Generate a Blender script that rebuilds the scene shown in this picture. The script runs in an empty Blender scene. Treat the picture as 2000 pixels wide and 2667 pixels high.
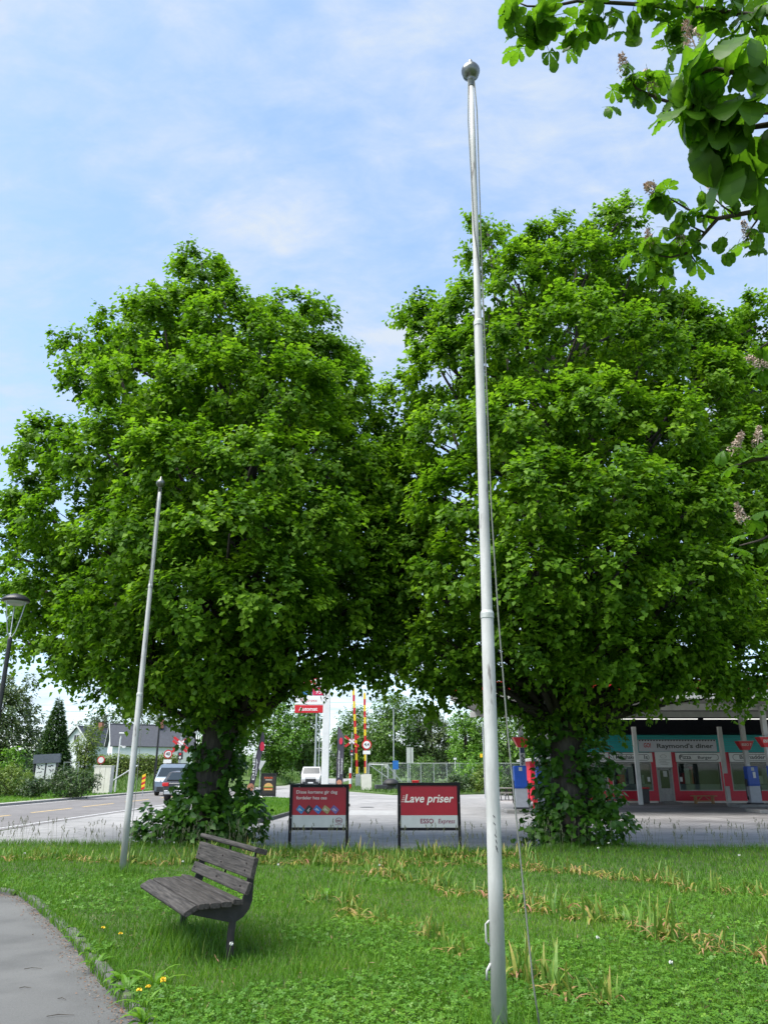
import bpy, math, random
import numpy as np
from mathutils import Vector, Matrix
R = math.radians
sc = bpy.context.scene
COL = sc.collection

# ------------------------------------------------------------------ camera
cam = bpy.data.cameras.new('camera'); cam_o = bpy.data.objects.new('camera', cam); COL.objects.link(cam_o)
cam_o.location = (0, 0, 1.6); cam_o.rotation_euler = (R(90 + 18.52), 0, 0)
cam.sensor_width = 36; cam.lens = 27.0; cam.clip_start = .05; cam.clip_end = 6000
sc.camera = cam_o

# ------------------------------------------------------------------ light
SUN = Vector((-.40, -.26, .88)).normalized()          # towards the veiled sun
world = bpy.data.worlds.new('World'); sc.world = world; world.use_nodes = True
wn = world.node_tree; wn.nodes.clear()
def wnode(t, **k):
    n = wn.nodes.new(t)
    for a, b in k.items(): setattr(n, a, b)
    return n
w_out = wnode('ShaderNodeOutputWorld'); w_bg = wnode('ShaderNodeBackground'); w_bg.inputs[1].default_value = .088
sky = wnode('ShaderNodeTexSky'); sky.sky_type = 'NISHITA'; sky.sun_disc = False
sky.sun_elevation = math.asin(SUN.z); sky.sun_rotation = math.atan2(SUN.x, SUN.y)
sky.air_density = 1.0; sky.dust_density = .6; sky.ozone_density = 1.5
tc = wnode('ShaderNodeTexCoord'); sep = wnode('ShaderNodeSeparateXYZ'); wn.links.new(tc.outputs['Generated'], sep.inputs[0])
zz = wnode('ShaderNodeMath', operation='MAXIMUM'); wn.links.new(sep.outputs[2], zz.inputs[0]); zz.inputs[1].default_value = 0
za = wnode('ShaderNodeMath', operation='ADD'); wn.links.new(zz.outputs[0], za.inputs[0]); za.inputs[1].default_value = .30
dv = wnode('ShaderNodeVectorMath', operation='DIVIDE'); cmb = wnode('ShaderNodeCombineXYZ')
for i in range(3): wn.links.new(za.outputs[0], cmb.inputs[i])
wn.links.new(tc.outputs['Generated'], dv.inputs[0]); wn.links.new(cmb.outputs[0], dv.inputs[1])
mp = wnode('ShaderNodeMapping'); wn.links.new(dv.outputs[0], mp.inputs[0])
mp.inputs['Rotation'].default_value = (0, 0, R(28)); mp.inputs['Scale'].default_value = (1.0, 1.7, 1.0); mp.inputs['Location'].default_value = (3.1, 1.4, 0)
n1 = wnode('ShaderNodeTexNoise'); n1.inputs['Scale'].default_value = 3.2; n1.inputs['Detail'].default_value = 8; n1.inputs['Roughness'].default_value = .6; n1.inputs['Distortion'].default_value = .45
n2 = wnode('ShaderNodeTexNoise'); n2.inputs['Scale'].default_value = 10.0; n2.inputs['Detail'].default_value = 9; n2.inputs['Roughness'].default_value = .62; n2.inputs['Distortion'].default_value = .3
for n in (n1, n2): wn.links.new(mp.outputs[0], n.inputs['Vector'])
mixn = wnode('ShaderNodeMath', operation='MULTIPLY_ADD'); wn.links.new(n2.outputs[0], mixn.inputs[0]); mixn.inputs[1].default_value = .42
sc1 = wnode('ShaderNodeMath', operation='MULTIPLY'); wn.links.new(n1.outputs[0], sc1.inputs[0]); sc1.inputs[1].default_value = .58
wn.links.new(sc1.outputs[0], mixn.inputs[2])
cr = wnode('ShaderNodeValToRGB'); cr.color_ramp.elements[0].position = .36; cr.color_ramp.elements[0].color = (.30,)*3 + (1,)
cr.color_ramp.elements[1].position = .64; cr.color_ramp.interpolation = 'LINEAR'; cr.color_ramp.elements[1].color = (1.0,)*3 + (1,)
wn.links.new(mixn.outputs[0], cr.inputs[0])
ccol = wnode('ShaderNodeMixRGB'); ccol.inputs[1].default_value = (1.15, 1.85, 2.95, 1); ccol.inputs[2].default_value = (2.0, 2.26, 2.62, 1)
wn.links.new(cr.outputs[0], ccol.inputs[0])
mx = wnode('ShaderNodeMixRGB'); wn.links.new(cr.outputs[0], mx.inputs[0]); wn.links.new(sky.outputs[0], mx.inputs[1]); wn.links.new(ccol.outputs[0], mx.inputs[2])
wn.links.new(mx.outputs[0], w_bg.inputs[0]); wn.links.new(w_bg.outputs[0], w_out.inputs[0])
sun = bpy.data.lights.new('sun', 'SUN'); sun.energy = 2.0; sun.angle = R(52); sun.color = (1, .96, .89)
sun_o = bpy.data.objects.new('sun', sun); COL.objects.link(sun_o); sun_o.rotation_euler = SUN.to_track_quat('Z', 'Y').to_euler(); sun_o.location = (-20, -15, 40)
sc.view_settings.view_transform = 'Standard'; sc.view_settings.look = 'None'; sc.view_settings.gamma = 1; sc.view_settings.use_curve_mapping = False
sc.view_settings.exposure = 2.05
sc.cycles.max_bounces = 7; sc.cycles.transparent_max_bounces = 8

# ------------------------------------------------------------------ materials
MATS = {}
def mat(name, col, rough=.6, metal=0., var=.18, scale=6., bump=.0, bscale=60., stretch=None, col2=None, chips=None, spec=.5):
    """plain procedural surface: base colour mottled by noise, optional bump and worn chips of another colour"""
    if name in MATS: return MATS[name]
    m = bpy.data.materials.new(name); m.use_nodes = True; nt = m.node_tree; b = nt.nodes['Principled BSDF']
    b.inputs['Roughness'].default_value = rough; b.inputs['Metallic'].default_value = metal; b.inputs['Specular IOR Level'].default_value = spec
    t = nt.nodes.new('ShaderNodeTexCoord'); v = t.outputs['Object']
    if stretch:
        g = nt.nodes.new('ShaderNodeMapping'); g.inputs['Scale'].default_value = stretch; nt.links.new(v, g.inputs[0]); v = g.outputs[0]
    n = nt.nodes.new('ShaderNodeTexNoise'); n.inputs['Scale'].default_value = scale; n.inputs['Detail'].default_value = 7; n.inputs['Roughness'].default_value = .62
    nt.links.new(v, n.inputs['Vector'])
    r = nt.nodes.new('ShaderNodeValToRGB'); r.color_ramp.elements[0].position = .3; r.color_ramp.elements[1].position = .7
    a = [max(0, c*(1-var)) for c in col]; z = [min(1, c*(1+var)) for c in (col2 or col)]
    r.color_ramp.elements[0].color = (*a, 1); r.color_ramp.elements[1].color = (*z, 1)
    nt.links.new(n.outputs[0], r.inputs[0]); out = r.outputs[0]
    if chips:
        ccol_, thr, cs = chips
        q = nt.nodes.new('ShaderNodeTexNoise'); q.inputs['Scale'].default_value = cs; q.inputs['Detail'].default_value = 5; nt.links.new(v, q.inputs['Vector'])
        rr = nt.nodes.new('ShaderNodeValToRGB'); rr.color_ramp.elements[0].position = thr; rr.color_ramp.elements[1].position = thr + .03
        nt.links.new(q.outputs[0], rr.inputs[0])
        mm = nt.nodes.new('ShaderNodeMixRGB'); nt.links.new(rr.outputs[0], mm.inputs[0]); nt.links.new(out, mm.inputs[1]); mm.inputs[2].default_value = (*ccol_, 1); out = mm.outputs[0]
    nt.links.new(out, b.inputs['Base Color'])
    if bump:
        bn = nt.nodes.new('ShaderNodeTexNoise'); bn.inputs['Scale'].default_value = bscale; bn.inputs['Detail'].default_value = 5; nt.links.new(v, bn.inputs['Vector'])
        bp = nt.nodes.new('ShaderNodeBump'); bp.inputs['Strength'].default_value = bump; bp.inputs['Distance'].default_value = .01
        nt.links.new(bn.outputs[0], bp.inputs['Height']); nt.links.new(bp.outputs[0], b.inputs['Normal'])
    MATS[name] = m; return m

def leafmat(name, ramp, rough=.42, trans=.35, tmul=(1.25, 1.35, .7), spec=.4):
    """foliage: the colour of each leaf comes from its own 'tint' value; light passes through the blade"""
    m = bpy.data.materials.new(name); m.use_nodes = True; nt = m.node_tree; b = nt.nodes['Principled BSDF']
    at = nt.nodes.new('ShaderNodeAttribute'); at.attribute_name = 'tint'
    r = nt.nodes.new('ShaderNodeValToRGB'); els = r.color_ramp.elements
    for i, (p, c) in enumerate(ramp):
        e = els[i] if i < 2 else els.new(p)
        e.position = p; e.color = (*c, 1)
    nt.links.new(at.outputs['Fac'], r.inputs[0]); nt.links.new(r.outputs[0], b.inputs['Base Color'])
    b.inputs['Roughness'].default_value = rough; b.inputs['Specular IOR Level'].default_value = spec
    tr = nt.nodes.new('ShaderNodeBsdfTranslucent'); mu = nt.nodes.new('ShaderNodeMixRGB'); mu.blend_type = 'MULTIPLY'; mu.inputs[0].default_value = 1
    nt.links.new(r.outputs[0], mu.inputs[1]); mu.inputs[2].default_value = (*tmul, 1); nt.links.new(mu.outputs[0], tr.inputs[0])
    ms = nt.nodes.new('ShaderNodeMixShader'); ms.inputs[0].default_value = trans
    nt.links.new(b.outputs[0], ms.inputs[1]); nt.links.new(tr.outputs[0], ms.inputs[2]); nt.links.new(ms.outputs[0], nt.nodes['Material Output'].inputs[0])
    MATS[name] = m; return m

def glass_mat():
    m = bpy.data.materials.new('shop_glass'); m.use_nodes = True; nt = m.node_tree; nt.nodes.remove(nt.nodes['Principled BSDF'])
    tr = nt.nodes.new('ShaderNodeBsdfTransparent'); tr.inputs[0].default_value = (.75, .8, .78, 1)
    gl = nt.nodes.new('ShaderNodeBsdfGlossy'); gl.inputs['Roughness'].default_value = .03
    ms = nt.nodes.new('ShaderNodeMixShader'); ms.inputs[0].default_value = .035
    nt.links.new(tr.outputs[0], ms.inputs[1]); nt.links.new(gl.outputs[0], ms.inputs[2]); nt.links.new(ms.outputs[0], nt.nodes['Material Output'].inputs[0])
    MATS['glass'] = m; return m
GLASS = glass_mat()

def asphalt_mat(name, c1, c2, patch, crack=.5):
    m = bpy.data.materials.new(name); m.use_nodes = True; nt = m.node_tree; b = nt.nodes['Principled BSDF']; b.inputs['Roughness'].default_value = .8
    t = nt.nodes.new('ShaderNodeTexCoord')
    def noise(s, d=6, st=None):
        n = nt.nodes.new('ShaderNodeTexNoise'); n.inputs['Scale'].default_value = s; n.inputs['Detail'].default_value = d
        if st:
            g = nt.nodes.new('ShaderNodeMapping'); g.inputs['Scale'].default_value = st; nt.links.new(t.outputs['Object'], g.inputs[0]); nt.links.new(g.outputs[0], n.inputs['Vector'])
        else: nt.links.new(t.outputs['Object'], n.inputs['Vector'])
        return n.outputs[0]
    def ramp(x, p0, p1, a, z):
        r = nt.nodes.new('ShaderNodeValToRGB'); r.color_ramp.elements[0].position = p0; r.color_ramp.elements[1].position = p1
        r.color_ramp.elements[0].color = (*a, 1); r.color_ramp.elements[1].color = (*z, 1); nt.links.new(x, r.inputs[0]); return r.outputs[0]
    base = ramp(noise(.35, 8), .35, .65, c1, c2)
    def mix(a, bb, f, mode='MIX'):
        q = nt.nodes.new('ShaderNodeMixRGB'); q.blend_type = mode
        nt.links.new(f, q.inputs[0]); nt.links.new(a, q.inputs[1])
        if isinstance(bb, tuple): q.inputs[2].default_value = (*bb, 1)
        else: nt.links.new(bb, q.inputs[2])
        return q.outputs[0]
    o = mix(base, patch, ramp(noise(.16, 3, (1, .55, 1)), .55, .58, (0,)*3, (.55,)*3))
    o = mix(o, tuple(c*.72 for c in c1), ramp(noise(1.7, 9), .45, .68, (0,)*3, (.6,)*3))
    o = mix(o, tuple(c*.45 for c in c1), ramp(noise(60, 3), .58, .72, (0,)*3, (.5,)*3))
    o = mix(o, tuple(min(1, c*1.9) for c in c2), ramp(noise(85, 3), .6, .75, (0,)*3, (.45,)*3))
    vo = nt.nodes.new('ShaderNodeTexVoronoi'); vo.feature = 'DISTANCE_TO_EDGE'; vo.inputs['Scale'].default_value = .33
    dn = nt.nodes.new('ShaderNodeTexNoise'); dn.inputs['Scale'].default_value = 1.1; dn.inputs['Detail'].default_value = 5
    nt.links.new(t.outputs['Object'], dn.inputs['Vector'])
    ad = nt.nodes.new('ShaderNodeVectorMath'); ad.operation = 'MULTIPLY_ADD'; nt.links.new(dn.outputs['Color'], ad.inputs[0]); ad.inputs[1].default_value = (1.6,)*3; nt.links.new(t.outputs['Object'], ad.inputs[2])
    nt.links.new(ad.outputs[0], vo.inputs['Vector'])
    o = mix(o, tuple(c*.3 for c in c1), ramp(vo.outputs['Distance'], .0, .012, (crack,)*3, (0,)*3))
    nt.links.new(o, b.inputs['Base Color'])
    bp = nt.nodes.new('ShaderNodeBump'); bp.inputs['Strength'].default_value = .5; bp.inputs['Distance'].default_value = .006
    nt.links.new(noise(110, 4), bp.inputs['Height']); nt.links.new(bp.outputs[0], b.inputs['Normal'])
    MATS[name] = m; return m

# ------------------------------------------------------------------ mesh helpers
class MB:
    """collects boxes, bars, tubes and plates; build() links them as ONE mesh object"""
    def __init__(s): s.v = []; s.f = []
    def add(s, vs, fs):
        o = len(s.v); s.v += [tuple(p) for p in vs]; s.f += [tuple(i + o for i in f) for f in fs]; return s
    def box(s, c, size, rot=None, taper=1.0):
        hx, hy, hz = [d/2 for d in size]
        vs = [Vector((x*hx*(taper if z > 0 else 1), y*hy*(taper if z > 0 else 1), z*hz)) for z in (-1, 1) for x, y in ((-1, -1), (1, -1), (1, 1), (-1, 1))]
        if rot is not None: vs = [rot @ p for p in vs]
        c = Vector(c)
        return s.add([p + c for p in vs], [(3, 2, 1, 0), (4, 5, 6, 7), (0, 1, 5, 4), (1, 2, 6, 5), (2, 3, 7, 6), (3, 0, 4, 7)])
    def tube(s, pts, radii, seg=8, cap=True):
        pts = [Vector(p) for p in pts]
        if not isinstance(radii, (list, tuple)): radii = [radii]*len(pts)
        o = len(s.v); ref = None
        for i, p in enumerate(pts):
            d = (pts[min(i+1, len(pts)-1)] - pts[max(i-1, 0)]).normalized()
            if ref is None: ref = d.orthogonal().normalized()
            ref = (ref - d*ref.dot(d)).normalized(); q = d.cross(ref)
            for k in range(seg):
                a = 2*math.pi*k/seg; s.v.append(tuple(p + (ref*math.cos(a) + q*math.sin(a))*radii[i]))
        for i in range(len(pts)-1):
            for k in range(seg):
                a = o+i*seg+k; b = o+i*seg+(k+1) % seg; s.f.append((a, b, b+seg, a+seg))
        if cap:
            s.f.append(tuple(o+k for k in reversed(range(seg)))); e = o+(len(pts)-1)*seg; s.f.append(tuple(e+k for k in range(seg)))
        return s
    def lathe(s, prof, seg=16, c=(0, 0, 0)):
        o = len(s.v)
        for r, z in prof:
            for k in range(seg):
                a = 2*math.pi*k/seg; s.v.append((c[0]+r*math.cos(a), c[1]+r*math.sin(a), c[2]+z))
        for i in range(len(prof)-1):
            for k in range(seg):
                a = o+i*seg+k; b = o+i*seg+(k+1) % seg; s.f.append((a, b, b+seg, a+seg))
        s.f.append(tuple(o+k for k in reversed(range(seg)))); e = o+(len(prof)-1)*seg; s.f.append(tuple(e+k for k in range(seg)))
        return s
    def plate(s, poly, d, frame=None):
        """poly: 2D outline; extruded by d along the third axis; frame maps (a, b, h) to a point"""
        frame = frame or (lambda a, b, h: (a, b, h)); n = len(poly)
        s.add([frame(a, b, 0) for a, b in poly] + [frame(a, b, d) for a, b in poly],
              [tuple(reversed(range(n))), tuple(range(n, 2*n))] + [(i, (i+1) % n, n+(i+1) % n, n+i) for i in range(n)])
        return s
    def build(s, name, m, parent=None, loc=(0, 0, 0), rz=0, smooth=False, bevel=0, seg=2):
        me = bpy.data.meshes.new(name); me.from_pydata(s.v, [], s.f); me.update()
        return link(name, me, m, parent, loc, rz, smooth, bevel, seg)
def link(name, me, m, parent=None, loc=(0, 0, 0), rz=0, smooth=False, bevel=0, seg=2):
    if m and not me.materials: me.materials.append(m)
    if smooth: me.polygons.foreach_set('use_smooth', [True]*len(me.polygons))
    o = bpy.data.objects.new(name, me); COL.objects.link(o); o.parent = parent; o.location = loc; o.rotation_euler = (0, 0, rz)
    if bevel:
        b = o.modifiers.new('bevel', 'BEVEL'); b.width = bevel; b.segments = seg; b.limit_method = 'ANGLE'; b.angle_limit = R(40)
    return o
def tag(o, label=None, cat=None, group=None, kind=None):
    if label: o['label'] = label
    if cat: o['category'] = cat
    if group: o['group'] = group
    if kind: o['kind'] = kind
    return o
def thing(name, label, cat, loc=(0, 0, 0), rz=0, group=None):
    o = bpy.data.objects.new(name, None); COL.objects.link(o); o.location = loc; o.rotation_euler = (0, 0, rz); o.empty_display_size = .2
    return tag(o, label, cat, group)
def box(name, c, size, m, parent=None, bevel=0, rot=None):
    return MB().box(c, size, rot).build(name, m, parent, bevel=bevel)
def lettering(s, m, parent, loc, width=None, height=None, shear=0, bold=0, rot=(R(90), 0, 0), align='LEFT', name='lettering', depth=.002):
    cu = bpy.data.curves.new('t', 'FONT'); cu.body = s; cu.shear = shear; cu.offset = bold; cu.extrude = depth; cu.resolution_u = 3; cu.align_x = align
    t = bpy.data.objects.new('t', cu); COL.objects.link(t); dg = bpy.context.evaluated_depsgraph_get()
    me = bpy.data.meshes.new_from_object(t.evaluated_get(dg)); bpy.data.objects.remove(t); bpy.data.curves.remove(cu)
    n = len(me.vertices); a = np.empty(n*3); me.vertices.foreach_get('co', a); a = a.reshape(-1, 3)
    w = a[:, 0].max()-a[:, 0].min(); h = a[:, 1].max()-a[:, 1].min()
    sx = (width/w) if width else None; sy = (height/h) if height else None
    sx = sx or sy; sy = sy or sx
    x0 = {'LEFT': a[:, 0].min(), 'CENTER': (a[:, 0].max()+a[:, 0].min())/2, 'RIGHT': a[:, 0].max()}[align]
    a[:, 0] = (a[:, 0]-x0)*sx; a[:, 1] *= sy
    me.vertices.foreach_set('co', a.ravel()); me.name = name; me.materials.clear()
    o = link(name, me, m, parent, loc); o.rotation_euler = rot; return o

# many leaves, blades and scraps as one mesh
def unit(a): return a/np.maximum(np.linalg.norm(a, axis=1, keepdims=True), 1e-9)
def scatter_mesh(name, tv, tf, pos, nrm, dirs, size, tint):
    """copies of one small template (vertices tv in tip/side/normal axes, faces tf) written into one mesh"""
    tv = np.array(tv, float); nrm = unit(nrm); dirs = unit(dirs - nrm*(dirs*nrm).sum(1, keepdims=True)); side = np.cross(nrm, dirs)
    if size.ndim == 1: size = np.stack([size]*3, 1)
    n, k = len(pos), len(tv)
    V = (pos[:, None, :] + dirs[:, None, :]*(tv[None, :, 0, None]*size[:, None, 0, None]) + side[:, None, :]*(tv[None, :, 1, None]*size[:, None, 1, None])
         + nrm[:, None, :]*(tv[None, :, 2, None]*size[:, None, 2, None])).reshape(-1, 3)
    tot = np.array([len(f) for f in tf]); flat = np.concatenate([np.array(f) for f in tf])
    loops = (flat[None, :] + (np.arange(n)*k)[:, None]).ravel(); tots = np.tile(tot, n); starts = np.concatenate([[0], np.cumsum(tots)[:-1]])
    me = bpy.data.meshes.new(name); me.vertices.add(n*k); me.vertices.foreach_set('co', V.ravel().astype(np.float32))
    me.loops.add(len(loops)); me.loops.foreach_set('vertex_index', loops.astype(np.int32))
    me.polygons.add(len(tots)); me.polygons.foreach_set('loop_start', starts.astype(np.int32)); me.polygons.foreach_set('loop_total', tots.astype(np.int32))
    at = me.attributes.new('tint', 'FLOAT', 'FACE'); at.data.foreach_set('value', np.repeat(np.clip(tint, 0, 1), len(tf)).astype(np.float32))
    me.update(calc_edges=True); return me
HEART = ([(0, 0, 0), (-.1, .28, .07), (.32, .45, .1), (1, 0, -.1), (.32, -.45, .1), (-.1, -.28, .07)], [(0, 3, 2, 1), (0, 5, 4, 3)])
KITE = ([(0, 0, 0), (.34, .44, .10), (1, 0, -.08), (.34, -.44, .10)], [(0, 2, 1), (0, 3, 2)])
OVAL = ([(0, 0, 0), (.4, .34, .08), (1, 0, -.06), (.4, -.34, .08)], [(0, 2, 1), (0, 3, 2)])
BLADE = ([(0, .5, 0), (0, -.5, 0), (.55, -.36, .10), (.55, .36, .10), (1, 0, .34)], [(0, 1, 2, 3), (3, 2, 4)])
CLOVER = ([(0, 0, 0), (.55, .42, .06), (1, 0, 0), (.55, -.42, .06)], [(0, 3, 2, 1)])

def crown_points(lobes, n, rng, leaf, twig=.42, per=14, core=.70, inner=.12, droop=.5, tw=1, fan=.55):
    """leaf positions for a crown: short leafy twigs on the outside of overlapping lobes, fewer leaves inside"""
    L = np.array(lobes, float); area = (L[:, 3]*L[:, 4]*L[:, 5])**(2/3)
    k = int(n/(per*tw)*2.6); li = rng.choice(len(L), k, p=area/area.sum()); d = unit(rng.normal(size=(k, 3)))
    rad = np.where(rng.random(k) < inner, rng.uniform(.45, .8, k), rng.uniform(.80, 1.0, k))
    p = L[li, :3] + d*L[li, 3:]*rad[:, None]
    keep = np.ones(k, bool)
    for j in range(len(L)):
        q = ((p - L[j, :3])/L[j, 3:]); keep &= ~(((q**2).sum(1) < core**2) & (li != j))
    keep |= rng.random(k) < .05
    idx = np.where(keep)[0]; rng.shuffle(idx); idx = idx[:max(1, n//(per*tw))]
    p = p[idx]; out = unit(d[idx]/L[li[idx], 3:]); ct = rng.normal(0, .15, len(p))
    p = np.repeat(p, tw, 0); out = np.repeat(out, tw, 0); ct = np.repeat(ct, tw); m = len(p)
    td = unit(out*.8 + rng.normal(size=(m, 3))*fan + np.array([0, 0, .15])); tl = twig*rng.uniform(.6, 1.35, m); ct = ct + rng.normal(0, .06, m)
    s = rng.uniform(.05, 1, (m, per)); P = p[:, None, :] + td[:, None, :]*(s*tl[:, None])[..., None]
    P[..., 2] -= droop*.35*(s**2)*tl[:, None]
    P += rng.normal(size=P.shape)*leaf*.45
    N = out[:, None, :]*.55 + np.array([0, 0, .75]) + rng.normal(size=P.shape)*.42
    D = td[:, None, :]*.7 + np.array([0, 0, -.55]) + rng.normal(size=P.shape)*.6
    T = .42 + ct[:, None] + (s-.5)*.22 + rng.normal(0, .12, s.shape)
    S = leaf*rng.uniform(.55, 1.3, s.shape)
    return P.reshape(-1, 3), N.reshape(-1, 3), D.reshape(-1, 3), S.ravel(), T.ravel()

# ------------------------------------------------------------------ materials in use
BLACK = mat('black_paint', (.008, .008, .009), .5, var=.3, spec=.2, chips=((.35, .36, .36), .70, 22))
STEEL_DARK = mat('dark_steel', (.026, .021, .021), .6, var=.35, scale=14, bump=.15, bscale=120)
WHITE_POLE = mat('white_pole_paint', (.40, .405, .39), .55, var=.26, scale=9, stretch=(1, 1, .22), bump=.15, bscale=90, chips=((.17, .16, .15), .63, 11))
POLE_TOP = mat('weathered_finial_metal', (.16, .165, .15), .33, .85, var=.35, scale=20)
ROPE = mat('grey_rope', (.16, .17, .15), .9, var=.3, scale=60)
WOOD_DARK = mat('dark_stained_wood', (.024, .022, .0205), .7, var=.5, scale=10, stretch=(.35, 7, 7), bump=.45, bscale=26, col2=(.055, .050, .046), spec=.2)
RED = mat('sign_red', (.30, .008, .020), .38, var=.10, scale=3)
PALEGREY = mat('sign_pale_grey', (.42, .44, .42), .4, var=.10, scale=4)
CREAM = mat('sign_lettering_cream', (.66, .62, .56), .5, var=.05)
MAROON = mat('sign_lettering_maroon', (.16, .010, .045), .5, var=.08)
WHITE = mat('white_paint', (.62, .63, .62), .45, var=.08, scale=3, bump=.05)
OFFWHITE = mat('cream_paint', (.62, .60, .53), .5, var=.10, scale=3)
BARK = mat('lime_bark', (.028, .023, .018), .9, var=.5, scale=9, stretch=(1.6, 1.6, .35), bump=1.0, bscale=16, col2=(.055, .047, .036))
DARKBARK = mat('lime_branch_bark', (.026, .021, .017), .9, var=.4, scale=12, bump=.6, bscale=20)
TWIGBARK = mat('twig_bark', (.050, .040, .030), .85, var=.4, scale=30, bump=.3, bscale=80)
METALGREY = mat('galvanised_steel', (.42, .44, .45), .42, .55, var=.18, scale=12)
KERB = mat('kerb_granite', (.085, .087, .080), .85, var=.35, scale=14, bump=.7, bscale=45, chips=((.08, .11, .04), .60, 5))
ASPH = asphalt_mat('forecourt_asphalt', (.215, .211, .205), (.285, .278, .27), (.335, .328, .318))
ROADM = asphalt_mat('road_asphalt', (.132, .124, .120), (.162, .152, .147), (.155, .147, .142), .2)
PATHM = asphalt_mat('footpath_asphalt', (.080, .081, .079), (.112, .113, .109), (.122, .123, .12), .0)
SOIL = mat('turf_soil', (.030, .055, .012), .95, var=.5, scale=5, bump=.8, bscale=40, col2=(.05, .075, .018))
GRASSG = mat('rough_grass_ground', (.055, .105, .018), .95, var=.4, scale=1.3, bump=.9, bscale=14, col2=(.075, .13, .025))
YEL = mat('road_yellow', (.62, .42, .13), .6, var=.2, scale=5, chips=((.2, .19, .18), .60, 9))
ROADWHITE = mat('road_white', (.55, .55, .54), .6, var=.15, scale=5, chips=((.2, .2, .2), .58, 9))
LIME = leafmat('lime_leaf', [(0, (.046, .125, .008)), (.45, (.108, .230, .012)), (1, (.225, .385, .026))], rough=.55, spec=.22, trans=.5, tmul=(1.3, 1.35, .7))
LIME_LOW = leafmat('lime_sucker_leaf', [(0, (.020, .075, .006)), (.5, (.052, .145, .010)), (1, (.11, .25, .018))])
CHEST = leafmat('chestnut_leaf', [(0, (.038, .105, .010)), (.5, (.070, .165, .014)), (1, (.11, .23, .02))], trans=.55, tmul=(1.7, 1.7, .6), spec=.3)
TURF = leafmat('turf_blade', [(0, (.040, .125, .006)), (.5, (.088, .215, .010)), (.85, (.16, .29, .018)), (1, (.26, .25, .08))], rough=.5, trans=.35)
CLOVERM = leafmat('clover_leaf', [(0, (.034, .115, .008)), (.6, (.082, .200, .012)), (1, (.15, .28, .025))], rough=.5, trans=.25)
BULB = leafmat('bulb_leaf', [(0, (.05, .15, .02)), (.4, (.13, .24, .03)), (.62, (.30, .27, .06)), (.8, (.38, .235, .11)), (1, (.38, .175, .12))], rough=.55, trans=.3, tmul=(1.1, 1.1, .8))
BIRCHM = leafmat('grey_green_leaf', [(0, (.045, .078, .026)), (.5, (.085, .128, .042)), (1, (.15, .195, .07))], trans=.3)
BROAD = leafmat('mid_green_leaf', [(0, (.035, .085, .012)), (.5, (.080, .165, .022)), (1, (.16, .27, .04))], trans=.3)
BRIGHT = leafmat('bright_green_leaf', [(0, (.05, .13, .012)), (.5, (.105, .235, .018)), (1, (.19, .35, .03))], trans=.35)
YELLOWISH = leafmat('yellow_green_leaf', [(0, (.06, .105, .016)), (.5, (.125, .19, .028)), (1, (.23, .30, .05))], trans=.3)
DARKLEAF = leafmat('dark_shrub_leaf', [(0, (.020, .042, .012)), (.5, (.040, .080, .020)), (1, (.080, .13, .03))], trans=.25)
NEEDLE = leafmat('spruce_needle', [(0, (.022, .06, .014)), (.5, (.050, .11, .024)), (1, (.10, .175, .04))], trans=.1)
HAYM = leafmat('meadow_blade', [(0, (.05, .11, .02)), (.6, (.10, .19, .035)), (1, (.22, .25, .09))], trans=.3)

# ------------------------------------------------------------------ ground, road, forecourt, footpath
def sheet(name, poly, z, m, thick=None, kind='structure'):
    mb = MB(); n = len(poly)
    mb.add([(x, y, z) for x, y in poly], [tuple(range(n))])
    if thick:
        mb.add([(x, y, z) for x, y in poly] + [(x, y, z-thick) for x, y in poly], [(i, n+i, n+(i+1) % n, (i+1) % n) for i in range(n)])
    o = mb.build(name, m); return tag(o, kind=kind)
MB().add([(-3000, -3000, -.012), (3000, -3000, -.012), (3000, 3000, -.012), (-3000, 3000, -.012)], [(0, 1, 2, 3)]).build('ground', GRASSG)['kind'] = 'structure'
sheet('forecourt', [(-10.5, 16), (45, 16), (45, 60), (9, 57), (3.5, 53), (.5, 53.5), (-1.2, 58), (-3.5, 64), (-5.2, 80), (-5.6, 150), (-10.4, 150), (-10.2, 84), (-12.5, 76), (-17.2, 66), (-16.0, 62), (-10.5, 50)], -.004, ASPH)
def road_x(y, off): return off + .035*(y-30) + (0 if y < 50 else .0009*(y-50)**2)
ys = list(np.linspace(-30, 72, 18))
road = sheet('road', [(road_x(y, -10.35), y) for y in ys] + [(road_x(y, -17.75), y) for y in reversed(ys)], .0, ROADM)
sheet('kerb_strip', [(road_x(y, -17.78), y) for y in ys] + [(road_x(y, -18.25), y) for y in reversed(ys)], .10, mat('concrete_kerb', (.33, .32, .30), .85, var=.2, scale=4), .11)
def strip(name, off, w, y0, y1, m, parent):
    yy = np.linspace(y0, y1, max(2, int((y1-y0)/3)+2)); mb = MB(); k = len(yy)
    mb.add([(road_x(y, off-w/2), y, .004) for y in yy] + [(road_x(y, off+w/2), y, .004) for y in yy], [(i, k+i, k+i+1, i+1) for i in range(k-1)])
    return mb.build(name, m, parent)
for y0, y1 in ((12, 16), (20, 24.2), (26.2, 30.3), (31.9, 35.7), (36.8, 40.6), (42.2, 46), (48, 52)):
    strip('centre_dash', -13.72, .13, y0, y1, YEL, road)
strip('edge_line', -10.75, .11, 5, 46, ROADWHITE, road); strip('edge_line', -17.3, .1, 5, 60, ROADWHITE, road)
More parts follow.
